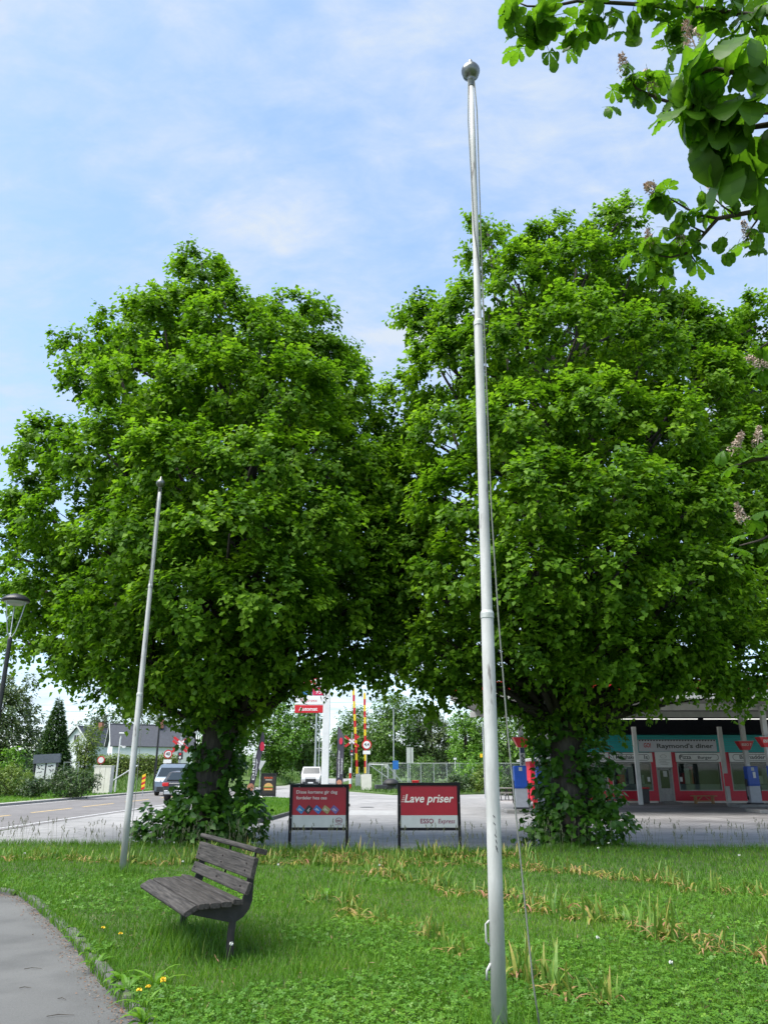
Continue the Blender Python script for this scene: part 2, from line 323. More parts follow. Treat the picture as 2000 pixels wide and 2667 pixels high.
# block paving under the canopy
m = bpy.data.materials.new('block_paving'); m.use_nodes = True; nt = m.node_tree; b = nt.nodes['Principled BSDF']; b.inputs['Roughness'].default_value = .8
t = nt.nodes.new('ShaderNodeTexCoord'); br = nt.nodes.new('ShaderNodeTexBrick'); br.inputs['Scale'].default_value = 1
br.inputs['Brick Width'].default_value = .42; br.inputs['Row Height'].default_value = .28; br.inputs['Mortar Size'].default_value = .018
br.inputs['Color1'].default_value = (.23, .217, .208, 1); br.inputs['Color2'].default_value = (.29, .275, .262, 1); br.inputs['Mortar'].default_value = (.14, .13, .12, 1)
nz = nt.nodes.new('ShaderNodeTexNoise'); nz.inputs['Scale'].default_value = .5; nz.inputs['Detail'].default_value = 8
rp = nt.nodes.new('ShaderNodeValToRGB'); rp.color_ramp.elements[0].color = (.62, .62, .62, 1); rp.color_ramp.elements[1].color = (1.1, 1.1, 1.1, 1); rp.color_ramp.elements[0].position = .33; rp.color_ramp.elements[1].position = .62
mm = nt.nodes.new('ShaderNodeMixRGB'); mm.blend_type = 'MULTIPLY'; mm.inputs[0].default_value = 1
nt.links.new(t.outputs['Object'], br.inputs['Vector']); nt.links.new(t.outputs['Object'], nz.inputs['Vector']); nt.links.new(nz.outputs[0], rp.inputs[0])
nt.links.new(br.outputs[0], mm.inputs[1]); nt.links.new(rp.outputs[0], mm.inputs[2]); nt.links.new(mm.outputs[0], b.inputs['Base Color'])
sheet('paved_apron', [(5.9, 23.5), (40, 22.5), (40, 41.5), (8.6, 41.5), (5.6, 30)], .0, m)
# pale worn patch and a manhole on the forecourt
sheet('asphalt_patch', [(-1.55, 30.2), (.45, 30.2), (.5, 33.6), (-1.35, 34.0)], .0, mat('pale_asphalt_patch', (.30, .30, .295), .85, var=.15, scale=3, bump=.3))
MB().lathe([(0.31, 0), (.31, .006), (.27, .008), (0.01, .008)], 20).build('manhole_cover', mat('cast_iron', (.07, .07, .07), .6, .4), None, (-.75, 36.5, .0))
tag(bpy.data.objects['manhole_cover'], 'round iron manhole cover set in the grey forecourt asphalt', 'manhole')

KERBLINE = [(-30, 12.3), (-16, 12.15), (-8, 11.9), (-5.25, 11.62), (-4.78, 11.27), (-4.24, 10.46), (-3.32, 8.98), (-2.67, 7.85), (-2.18, 6.93), (-1.85, 6.36), (-1.55, 5.9), (-1.2, 5.1), (-.95, 4.0), (-.9, 2.4), (-1.0, 0), (-1.2, -4)]
LAWN_BACK = [(-30, 19.6), (-16, 18.9), (-8.37, 18.2), (-5.78, 17.94), (-4.05, 17.65), (-1.85, 16.9), (0, 16.55), (1.9, 16.6), (3.0, 16.7), (4.2, 17.7), (5.2, 17.6), (5.9, 16.95), (7.9, 17.1), (14, 17.3), (24, 17.5)]
path = sheet('footpath', [(-30, -10), (-1.3, -10)] + [p for p in reversed(KERBLINE)], .0, PATHM)
LAWN = KERBLINE + [(-1.3, -10), (24, -10)] + list(reversed(LAWN_BACK))
sheet('lawn', list(reversed(LAWN)), .05, SOIL, .08)
# fringe of turf over the asphalt edge is grown further down; kerb stones one by one
rnd = random.Random(5)
pts = [Vector((*p, 0)) for p in KERBLINE[2:14]]; seglen = [(pts[i+1]-pts[i]).length for i in range(len(pts)-1)]; tot = sum(seglen)
def along(pts, s):
    for i in range(len(pts)-1):
        l = (pts[i+1]-pts[i]).length
        if s <= l: return pts[i].lerp(pts[i+1], s/l), (pts[i+1]-pts[i]).normalized()
        s -= l
    return pts[-1], (pts[-1]-pts[-2]).normalized()
s = 0
while s < tot:
    l = rnd.uniform(.45, .8); p, d = along(pts, min(tot, s+l/2))
    mb = MB().box((0, 0, 0), (l-.02, .10, .16), taper=.96)
    o = mb.build('kerb_stone', KERB, path, (p.x, p.y, -.008+rnd.uniform(-.016, .014)), math.atan2(d.y, d.x)+rnd.uniform(-.03, .03), bevel=.018, seg=2); s += l

# grass island and verges with kerbs
def verge(name, poly, z=.09):
    return sheet(name, poly, z, GRASSG, z+.02)
ISLE = [(-6.2, 24.6), (-5.2, 24.3), (-4.15, 25.2), (-3.75, 27.6), (-3.35, 33), (-2.0, 35.4), (-1.65, 37.6), (-2.2, 40.5), (-5.1, 44.6), (-7.6, 47.8), (-8.3, 46.5), (-7.6, 36), (-6.8, 28)]
verge('grass_island', ISLE, .08)
isl_k = [Vector((*p, 0)) for p in ISLE]+[Vector((*ISLE[0], 0))]
mb = MB(); s = 0; L = sum((isl_k[i+1]-isl_k[i]).length for i in range(len(isl_k)-1))
isle_kerb = thing('island_kerb', 'low grey stone kerb round the grass island behind the two red signs', 'kerb')
while s < L:
    p, d = along(isl_k, min(L, s+.5)); box('kerb_stone', (p.x, p.y, .035), (.97, .13, .14), KERB, isle_kerb, rot=Matrix.Rotation(math.atan2(d.y, d.x), 3, 'Z')); s += 1.0
verge('verge', [(-30.5, 20), (-18.3, 20)] + [(road_x(y, -18.26), y) for y in (30, 40, 50, 60)] + [(-17.0, 66), (-17.4, 72), (-60, 72), (-60, 20)], .08)
verge('verge', [(-1.0, 58.4), (.6, 54), (3.4, 53.4), (9, 57.4), (45, 60.4), (45, 140), (-5.0, 140), (-4.6, 80), (-3.0, 64.6)], .06)
def bank(name, pts_low, pts_high, h):
    n = len(pts_low); mb = MB(); mb.add([(x, y, .05) for x, y in pts_low]+[(x, y, h) for x, y in pts_high], [(i, i+1, n+i+1, n+i) for i in range(n-1)])
    mb.add([(x, y, h) for x, y in pts_high]+[(x-2, y+60, h*.6) for x, y in pts_high], [(i, i+1, n+i+1, n+i) for i in range(n-1)])
    return tag(mb.build(name, GRASSG), kind='structure')
bank('bank', [(-60, 60), (-18.2, 60), (-17.6, 68), (-13.6, 77), (-10.7, 86), (-10.9, 140)], [(-60, 76), (-24, 76), (-20, 80), (-16, 86), (-13.2, 92), (-13.5, 140)], 1.25)

# ------------------------------------------------------------------ turf, clover and meadow (uncountable)
rng = np.random.default_rng(11)
def inside(poly, x, y):
    c = np.zeros(len(x), bool); n = len(poly)
    for i in range(n):
        (x0, y0), (x1, y1) = poly[i], poly[(i+1) % n]
        hit = ((y0 > y) != (y1 > y)) & (x < (x1-x0)*(y-y0)/((y1-y0) or 1e-9)+x0); c ^= hit
    return c
def patchy(x, y, s, ph):
    return (np.sin(x*s+ph)+np.sin(y*s*1.3+ph*2.1)+np.sin((x+y)*s*.7+ph*.7)+np.sin((x-1.7*y)*s*.53+1.3*ph))/4
def turf_spots(n, y0, y1, power):
    u = rng.random(n*2); a = 1-power; y = (y0**a + u*(y1**a-y0**a))**(1/a); x = rng.uniform(-1, 1, n*2)*(.5*y+2.2)
    k = inside(LAWN, x, y); return x[k][:n], y[k][:n]
x, y = turf_spots(220000, 4.6, 17.9, 1.5)
n = len(x); lush = patchy(x, y, 1.1, 2)+.5*patchy(x, y, 3.7, 5)
hgt = rng.uniform(.045, .10, n)*(1+.35*lush)*np.clip(.62+.06*(y-4.6), .62, 1.0) + .05*(rng.random(n) < .03)
wid = np.clip(.0028+.00042*y, .004, .011)*rng.uniform(.8, 1.3, n)
pos = np.stack([x, y, np.full(n, .045)], 1)
up = np.stack([rng.normal(0, .42, n), rng.normal(0, .42, n), np.ones(n)], 1); fl = np.stack([rng.normal(size=n), rng.normal(size=n), np.zeros(n)], 1)
tint = .46+.22*patchy(x, y, .9, 1)+.16*patchy(x, y, 5, 3)+rng.normal(0, .13, n); tint = np.where(rng.random(n) < .02, .97, np.minimum(tint, .9))
me = scatter_mesh('grass', *BLADE, pos, fl, up, np.stack([hgt, wid, hgt], 1), tint)
tag(link('grass', me, TURF), 'short bright green turf blades of the foreground lawn', 'grass', kind='stuff')
x, y = turf_spots(52000, 4.6, 13.5, 1.9)
k = (patchy(x, y, .8, 4.4)+.6*patchy(x, y, 2.3, 1.1)+.25*(x > -1)) > .16-.09*(9.5-y); x, y = x[k], y[k]; n = len(x)
P = np.stack([x, y, .055+.055*rng.random(n)], 1); P = np.repeat(P, 3, 0); az = np.repeat(rng.uniform(0, 6.28, n), 3)+np.tile([0, 2.09, 4.19], n)
D = np.stack([np.cos(az), np.sin(az), rng.normal(0, .25, 3*n)], 1); N = np.repeat(np.stack([rng.normal(0, .3, n), rng.normal(0, .3, n)-.1, np.ones(n)], 1), 3, 0)
me = scatter_mesh('clover', *CLOVER, P, N, D, np.repeat(rng.uniform(.012, .022, n)*(1+.05*y), 3), np.repeat(.45+.2*patchy(x, y, 3, 2)+rng.normal(0, .16, n), 3))
tag(link('clover', me, CLOVERM), 'dark green clover growing through the foreground lawn', 'clover', kind='stuff')
# taller blades round the pole foot, under the bench and along the asphalt edge
xs, ys_ = [], []
for cx, cy, r_, k in ((-4.02, 12.96, .28, 500), (-1.75, 7.75, .4, 420), (-2.0, 8.5, .5, 420), (.72, 5.5, .35, 300)):
    xs.append(rng.normal(cx, r_*.5, k)); ys_.append(rng.normal(cy, r_*.5, k))
bp_ = [Vector((*p, 0)) for p in LAWN_BACK[2:13]]; bl = sum((bp_[i+1]-bp_[i]).length for i in range(len(bp_)-1))
e = [along(bp_, q)[0] for q in rng.uniform(0, bl, 9000)]
xs.append(np.array([p.x for p in e])+rng.normal(0, .06, 9000)); ys_.append(np.array([p.y for p in e])-np.abs(rng.normal(0, .18, 9000))+.08)
kp = [Vector((*p, 0)) for p in KERBLINE[2:13]]; kl = sum((kp[i+1]-kp[i]).length for i in range(len(kp)-1))
e = [along(kp, q) for q in rng.uniform(0, kl, 5200)]
of = rng.uniform(-.09, .20, 5200); xs.append(np.array([p.x-d.y*o_ for (p, d), o_ in zip(e, of)])); ys_.append(np.array([p.y+d.x*o_ for (p, d), o_ in zip(e, of)]))
x = np.concatenate(xs); y = np.concatenate(ys_); n = len(x); hgt = rng.uniform(.10, .24, n); hgt[-5200:] *= .5; hgt[2200:-5200] *= .75
me = scatter_mesh('tall_grass', *BLADE, np.stack([x, y, np.full(n, .03)], 1), np.stack([rng.normal(size=n), rng.normal(size=n), np.zeros(n)], 1), np.stack([rng.normal(0, .3, n), rng.normal(0, .3, n), np.ones(n)], 1),
                  np.stack([hgt, rng.uniform(.005, .010, n), hgt], 1), np.minimum(.45+rng.normal(0, .2, n), .92))
tag(link('tall_grass', me, TURF), 'taller uncut grass along the lawn edges and round the posts', 'grass', kind='stuff')
# thin dry stems with seed heads standing against the asphalt
n = 300; q = rng.uniform(0, bl, n); e = [along(bp_, a)[0] for a in q]; x = np.array([p.x for p in e])+rng.normal(0, .1, n); y = np.array([p.y for p in e])-np.abs(rng.normal(0, .5, n))
mb = MB()
for i in range(n):
    h = rng.uniform(.25, .62); lx, ly = rng.normal(0, .07, 2); b0 = Vector((x[i], y[i], .04)); t0 = b0+Vector((lx, ly, h)); wv = .0026
    mb.add([b0+Vector((-wv, 0, 0)), b0+Vector((wv, 0, 0)), t0+Vector((wv*.6, 0, 0)), t0+Vector((-wv*.6, 0, 0))], [(0, 1, 2, 3)])
    for k in range(3):
        c_ = t0+Vector((rng.normal(0, .012), 0, -.03*k)); mb.add([c_+Vector((-.009, 0, -.02)), c_+Vector((.009, 0, -.02)), c_+Vector((0, 0, .03))], [(0, 1, 2)])
tag(mb.build('grass_stems', mat('dry_stem', (.09, .10, .05), .8, var=.4)), 'thin dry grass stems with seed heads in front of the asphalt', 'grass', kind='stuff')
# meadow grass on the far bank, island and verges
def meadow(name, label, poly, n, h, w, zf, m=HAYM):
    px_ = np.array([p[0] for p in poly]); py_ = np.array([p[1] for p in poly])
    x = rng.uniform(px_.min(), px_.max(), n); y = rng.uniform(py_.min(), py_.max(), n); k = inside(poly, x, y); x, y = x[k], y[k]; n = len(x)
    hh = h*rng.uniform(.6, 1.4, n)
    me = scatter_mesh(name, *BLADE, np.stack([x, y, zf(x, y)], 1), np.stack([rng.normal(size=n), rng.normal(size=n), np.zeros(n)], 1), np.stack([rng.normal(0, .3, n), rng.normal(0, .3, n), np.ones(n)], 1),
                      np.stack([hh, np.full(n, w), hh], 1), .45+.2*patchy(x, y, .4, 2)+rng.normal(0, .16, n))
    return tag(link(name, me, m), label, 'grass', kind='stuff')
meadow('island_grass', 'short lush grass covering the island behind the left red sign', ISLE, 36000, .09, .022, lambda x, y: np.full(len(x), .07), TURF)
meadow('verge_grass', 'grass strip between the far road kerb and the shrubs', [(-26, 26), (-18.3, 26), (-17.0, 60), (-17.6, 64), (-26, 64)], 15000, .12, .03, lambda x, y: np.full(len(x), .07), TURF)
meadow('bank_grass', 'tall meadow grass on the slope beyond the vans', [(-40, 60), (-18.0, 60), (-17.4, 68), (-13.4, 77), (-10.6, 86), (-10.9, 120), (-14, 120), (-20, 82), (-40, 82)], 22000, .5, .07,
       lambda x, y: np.clip(.05+np.maximum(0, np.minimum((y-60)/16, 1))*1.2*np.clip((-10.5-x)/3.5, 0, 1), .05, 1.3))
meadow('crossing_grass', 'rough grass round the level crossing posts', [(-4.5, 66), (-2.8, 64), (-.9, 58.6), (.7, 54.2), (3.4, 53.6), (9, 57.6), (16, 59), (16, 82), (-4.5, 82)], 10000, .28, .05, lambda x, y: np.full(len(x), .05))

# ------------------------------------------------------------------ trees
LIME_A = [
    (-5.4,19.2,15.13,0.69,0.77,0.85), (-5.4,19.2,15.8,0.35,0.35,0.35), (-5.45,18.8,14.15,0.38,0.37,0.41), (-3.85,19.0,14.16,0.35,0.35,0.35), (-2.27,19.6,14.68,0.35,0.35,0.35),
    (-8.84,19.2,13.02,0.35,0.35,0.35), (-6.07,18.6,13.15,1.14,1.07,1.08), (-7.75,19.4,13.39,0.74,0.7,0.78), (-4.19,17.8,12.77,0.87,0.82,0.91), (-2.59,19.6,13.9,0.99,0.93,0.79),
    (-3.2,17.6,12.07,1.05,0.99,0.89), (-1.66,19.6,12.88,0.62,0.59,0.66), (-7.72,18.1,11.56,0.55,0.72,0.8), (-5.81,16.8,10.42,1.16,1.08,0.91), (-4.06,16.6,10.22,1.24,1.15,0.99),
    (-2.4,16.6,10.11,1.14,1.06,0.89), (-1.14,18.6,11.14,0.67,0.83,0.92), (-6.13,21.1,12.81,2.2,1.81,1.59), (-2.36,21.1,12.81,1.78,1.65,1.22), (-8.77,18.6,9.57,0.91,0.85,0.63),
    (-6.55,16.8,8.7,1.12,1.05,0.78), (-4.53,15.6,7.83,1.1,1.02,0.79), (-2.86,15.6,8.01,1.19,1.11,0.88), (-1.45,16.8,8.5,0.93,0.87,0.97), (-0.63,19.2,10.05,0.68,0.84,0.94),
    (-9.22,19.2,8.07,0.49,0.81,0.9), (-7.38,17.6,7.14,1.04,0.98,0.8), (-5.11,15.8,6.32,1.16,1.08,0.77), (-3.18,15.2,6.22,1.19,1.11,0.81), (-1.67,16.0,6.55,1.09,1.02,0.87),
    (-0.67,18.1,7.5,0.69,0.93,1.03), (-5.59,21.1,9.06,2.55,2.1,2.09), (-2.29,21.4,9.78,2.08,1.92,2.15), (-9.73,19.6,6.92,0.35,0.91,1.01), (-8.16,18.2,5.68,0.86,0.81,0.8),
    (-5.89,16.6,5.06,1.1,1.03,0.7), (-3.96,15.6,4.85,1.18,1.1,0.73), (-2.38,15.6,4.93,1.1,1.03,0.73), (-1.05,17.2,5.36,0.88,0.83,0.83), (-5.91,21.1,6.22,2.62,2.16,1.43),
    (-1.59,20.6,6.86,1.57,1.46,1.63), (-8.92,19.0,4.6,0.59,0.56,0.52), (-7.17,18.0,4.26,0.91,0.86,0.57), (-5.14,17.0,3.86,1.01,0.95,0.52), (-3.45,16.6,3.81,1.07,1.0,0.5),
    (-2.03,17.0,4.03,1.02,0.95,0.44), (-1.09,18.2,4.29,0.64,0.61,0.49), (-6.19,18.6,3.36,0.65,0.61,0.4), (-4.48,17.6,3.26,0.77,0.73,0.45), (-2.92,18.1,3.31,0.53,0.51,0.38),
    (-4.35,20.1,3.88,1.76,1.63,0.87), (-4.1,18.6,4.72,1.76,1.45,1.2), (-5.3,19.1,5.29,1.75,1.44,1.36), (-4.28,18.4,2.81,0.35,0.35,0.35), (-3.28,18.8,2.93,0.35,0.35,0.35),
    (-0.39,18.1,8.52,0.61,0.85,0.95), (-0.27,17.6,6.66,0.56,0.71,0.79), (-0.36,17.8,5.4,0.64,0.61,0.68), (-0.62,17.8,4.32,0.62,0.59,0.47), (-2.49,17.8,3.58,0.43,0.42,0.35),
    (-1.31,17.6,3.87,0.51,0.49,0.35), (-0.36,18.2,4.02,0.45,0.44,0.35), (0.0,19.0,6.25,0.41,1.14,1.27),
]
LIME_B = [
    (3.0,18.6,15.95,0.51,0.7,0.78), (2.94,18.6,16.62,0.35,0.35,0.35), (4.87,18.8,16.85,0.35,0.35,0.35), (6.98,18.6,16.95,0.35,0.35,0.35), (8.16,18.8,14.92,0.35,0.35,0.35),
    (0.86,18.6,13.7,0.35,0.35,0.35), (4.76,18.8,15.97,0.75,0.76,0.85), (6.58,18.6,16.35,0.69,0.7,0.78), (5.19,17.6,14.43,0.89,0.83,0.82), (3.61,17.6,13.95,0.77,0.83,0.92),
    (6.77,18.0,14.47,0.58,0.86,0.95), (8.07,18.8,14.15,0.61,0.68,0.76), (1.28,18.6,13.15,0.64,0.61,0.57), (2.34,17.6,12.99,0.76,0.81,0.9), (8.61,18.4,12.79,0.68,0.65,0.72),
    (10.57,19.0,13.52,0.61,0.68,0.76), (11.54,18.8,12.79,0.7,0.87,0.97), (1.47,17.4,11.17,0.82,0.77,0.76), (3.0,16.6,11.16,1.07,1.0,0.91), (4.68,16.4,11.57,1.16,1.08,1.01),
    (6.3,16.6,11.26,1.07,1.0,1.02), (7.86,17.2,10.63,1.0,0.93,0.84), (9.51,17.8,10.84,0.83,0.88,0.98), (5.91,20.6,14.53,2.01,1.65,1.85), (9.29,20.8,12.65,2.12,1.96,1.57),
    (0.51,18.6,10.57,0.55,0.92,1.02), (1.65,16.8,9.2,0.94,0.88,0.79), (3.08,15.6,8.84,1.03,0.97,0.81), (4.66,15.4,9.03,1.02,0.96,0.8), (6.21,15.8,8.74,0.96,0.9,0.82),
    (8.02,16.8,8.8,0.93,0.87,0.88), (10.28,18.0,9.53,0.92,1.05,1.17), (4.57,20.8,11.38,2.61,2.15,2.14), (9.54,20.8,10.15,2.18,1.79,2.1), (0.57,17.8,8.0,0.68,0.83,0.92),
    (1.69,16.0,7.17,0.93,0.88,0.8), (3.14,14.8,6.84,1.01,0.94,0.72), (4.72,14.8,6.92,1.01,0.94,0.72), (6.5,15.6,6.86,0.98,0.92,0.77), (8.67,17.0,7.14,0.91,0.85,0.95),
    (10.7,18.4,7.39,0.7,1.03,1.15), (0.46,17.8,6.15,0.75,0.79,0.89), (1.64,16.0,5.52,0.9,0.84,0.68), (3.08,15.0,5.35,0.98,0.92,0.7), (4.7,15.0,5.35,0.98,0.92,0.7),
    (6.47,15.6,5.34,0.95,0.89,0.74), (8.58,17.0,5.41,0.87,0.82,0.82), (5.38,20.8,7.25,2.72,2.24,2.0), (10.04,20.6,6.65,1.9,1.76,1.62), (0.36,18.2,4.65,0.65,0.62,0.59),
    (1.51,16.8,4.17,0.74,0.7,0.52), (2.95,16.0,4.05,0.94,0.89,0.48), (4.41,15.8,4.02,0.93,0.87,0.55), (5.97,16.2,4.0,0.87,0.82,0.49), (7.69,17.0,4.03,0.84,0.79,0.48),
    (9.67,18.2,4.2,0.73,0.69,0.49), (0.99,18.4,3.42,0.36,0.35,0.35), (2.53,17.2,3.31,0.58,0.55,0.35), (4.32,17.6,3.43,1.05,0.98,0.45), (5.67,17.0,3.37,0.65,0.62,0.35),
    (1.53,20.2,5.5,1.08,1.01,1.02), (4.58,18.2,4.93,2.04,1.67,1.37), (4.13,18.6,3.8,1.61,1.49,0.69), (6.97,18.4,5.15,1.83,1.69,1.39), (3.71,18.2,2.89,0.43,0.42,0.35),
    (5.12,18.2,2.89,0.35,0.35,0.35), (0.31,19.2,9.71,0.56,0.93,1.04), (0.1,18.8,7.42,0.52,0.96,1.08), (0.19,18.6,5.57,0.58,0.74,0.82), (0.35,17.8,3.8,0.52,0.5,0.35),
    (1.11,17.4,3.24,0.5,0.48,0.35), (1.86,17.2,3.47,0.49,0.47,0.35), (5.35,16.8,3.31,0.47,0.45,0.35), (6.62,16.8,3.57,0.65,0.62,0.35), (7.86,17.2,3.49,0.58,0.55,0.35),
    (8.81,17.6,3.47,0.51,0.49,0.35), (0.84,20.2,7.63,1.12,1.25,1.39), (0.65,20.4,9.39,0.95,1.1,1.22), (0.8,19.8,5.83,1.06,0.99,1.0),
]
def limb(mb, a, b, r0, r1, rnd, wob=.12, n=6, seg=7, sag=0):
    a, b = Vector(a), Vector(b); L = (b-a).length; pts = []; rr = []
    for i in range(n+1):
        t = i/n; p = a.lerp(b, t); w = wob*L*math.sin(math.pi*t)
        p += Vector((rnd.uniform(-w, w), rnd.uniform(-w, w), rnd.uniform(-w, w)*.5 + sag*L*math.sin(math.pi*t))); pts.append(p); rr.append(r0+(r1-r0)*t**.8)
    mb.tube(pts, rr, seg); return pts
def lime_tree(label, x, y, lobes, n, seed, base_shoots, lean=(0, 0)):
    rnd = random.Random(seed); rg = np.random.default_rng(seed); root = thing('lime_tree', label, 'tree', (x, y, .03), group='pair of lime trees at the back of the lawn')
    loc = [(a-x, b-y, c-.03, d, e, f) for a, b, c, d, e, f in lobes]
    mb = MB(); prof = [(.62, -.1), (.50, .12), (.42, .4), (.38, 1.0), (.37, 1.8), (.40, 2.6), (.36, 3.4), (.27, 5.2), (.2, 7.2), (.12, 9.4), (.05, 11.5)]
    pts = [Vector((lean[0]*z/4+rnd.uniform(-.05, .05), lean[1]*z/4+rnd.uniform(-.05, .05), z)) for r, z in prof]; seg = 16; o = len(mb.v)
    for i, (r, z) in enumerate(prof):
        for k in range(seg):
            a = 2*math.pi*k/seg; q = r*(1+.13*math.sin(3*a+z*.5)+.07*math.sin(7*a+2*z)+rnd.uniform(-.05, .05)); mb.v.append((pts[i].x+q*math.cos(a), pts[i].y+q*math.sin(a), pts[i].z))
    for i in range(len(prof)-1):
        for k in range(seg):
            a = o+i*seg+k; b = o+i*seg+(k+1) % seg; mb.f.append((a, b, b+seg, a+seg))
    mb.build('trunk', BARK, root, smooth=True)
    mb = MB(); rnd2 = random.Random(seed+1)
    for (a, b, c, d, e, f) in loc:
        z0 = min(max(2.3, c*.62-1.2), 9.5); s0 = Vector((lean[0]*z0/4, lean[1]*z0/4, z0)); tgt = Vector((a, b, c)); r0 = max(.03, .12-.006*z0)
        p = limb(mb, s0, tgt, r0, .03, rnd2, .07, 7, 7, sag=.05)
        for k in range(2):
            st = p[rnd2.choice((3, 4, 5, 6))]; dv_ = Vector((rnd2.uniform(-1, 1)*d, rnd2.uniform(-1, 1)*e, rnd2.uniform(-.5, 1)*f)); limb(mb, st, tgt+dv_*.85, .025, .006, rnd2, .08, 4, 5)
    mb.build('branches', DARKBARK, root, smooth=True)
    P, N, D, S, T = crown_points(loc, n, rg, .122, per=18, tw=6, twig=.48, fan=.68, core=.88, inner=.28)
    tag(link('crown', scatter_mesh('crown', *KITE, P, N, D, S, T), LIME, root), kind='stuff')
    P, N, D, S, T = crown_points(base_shoots, 5200, rg, .135, twig=.28, per=10, core=.55, inner=.25, droop=.8)
    k = P[:, 2] > .02
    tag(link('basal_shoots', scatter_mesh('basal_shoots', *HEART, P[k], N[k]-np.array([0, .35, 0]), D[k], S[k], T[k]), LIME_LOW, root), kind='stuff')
    mb = MB()
    for (a, b, c, d, e, f) in base_shoots:
        for k in range(4): limb(mb, (a*.3, b*.3, .02), (a+rnd2.uniform(-.6, .6)*d, b+rnd2.uniform(-.6, .6)*e, c+rnd2.uniform(0, .8)*f), .016, .005, rnd2, .06, 4, 5)
    mb.build('sucker_stems', TWIGBARK, root, smooth=True)
    return root
lime_tree('left lime tree, the lower one, with leafy suckers round its base behind the bench', -4.0, 18.6, LIME_A, 300000, 3,
          [(-.75, -.2, .34, .70, .6, .40), (.1, -.5, .45, .65, .5, .5), (.75, 0, .55, .55, .6, .6), (-.30, .1, 1.0, .34, .5, .36), (.38, .1, 1.2, .30, .4, .45), (-.2, -.1, .75, .55, .6, .45), (.42, -.1, 1.8, .22, .3, .4), (.45, -.1, 2.4, .22, .3, .4), (.1, -.33, 2.9, .35, .2, .4), (.1, -.33, 2.0, .2, .15, .3), (-.25, -.2, 2.4, .2, .25, .4), (.3, -.25, 3.0, .3, .25, .4), (-.3, -.2, 3.1, .3, .25, .4), (-.22, .1, 1.5, .2, .3, .3)], lean=(.25, 0))
lime_tree('right lime tree, taller and wider, its leafy trunk in front of the diner', 4.1, 18.3, LIME_B, 350000, 8,
          [(-.60, -.2, .32, .48, .5, .4), (.1, -.5, .5, .7, .5, .55), (.7, -.1, .45, .6, .6, .5), (.55, -.05, 1.1, .6, .55, .55), (-.28, 0, 1.15, .34, .5, .5), (.5, 0, 1.8, .5, .5, .5), (-.25, 0, 1.9, .34, .5, .5), (.35, 0, 2.5, .45, .5, .5), (-.3, .05, 2.55, .4, .5, .5), (.05, .3, 1.2, .6, .6, .6), (.25, -.35, 1.6, .25, .15, .5), (-.25, -.3, 2.1, .25, .2, .5), (.25, -.3, 2.6, .3, .2, .4), (0, -.35, 3.0, .4, .25, .35)], lean=(.05, 0))

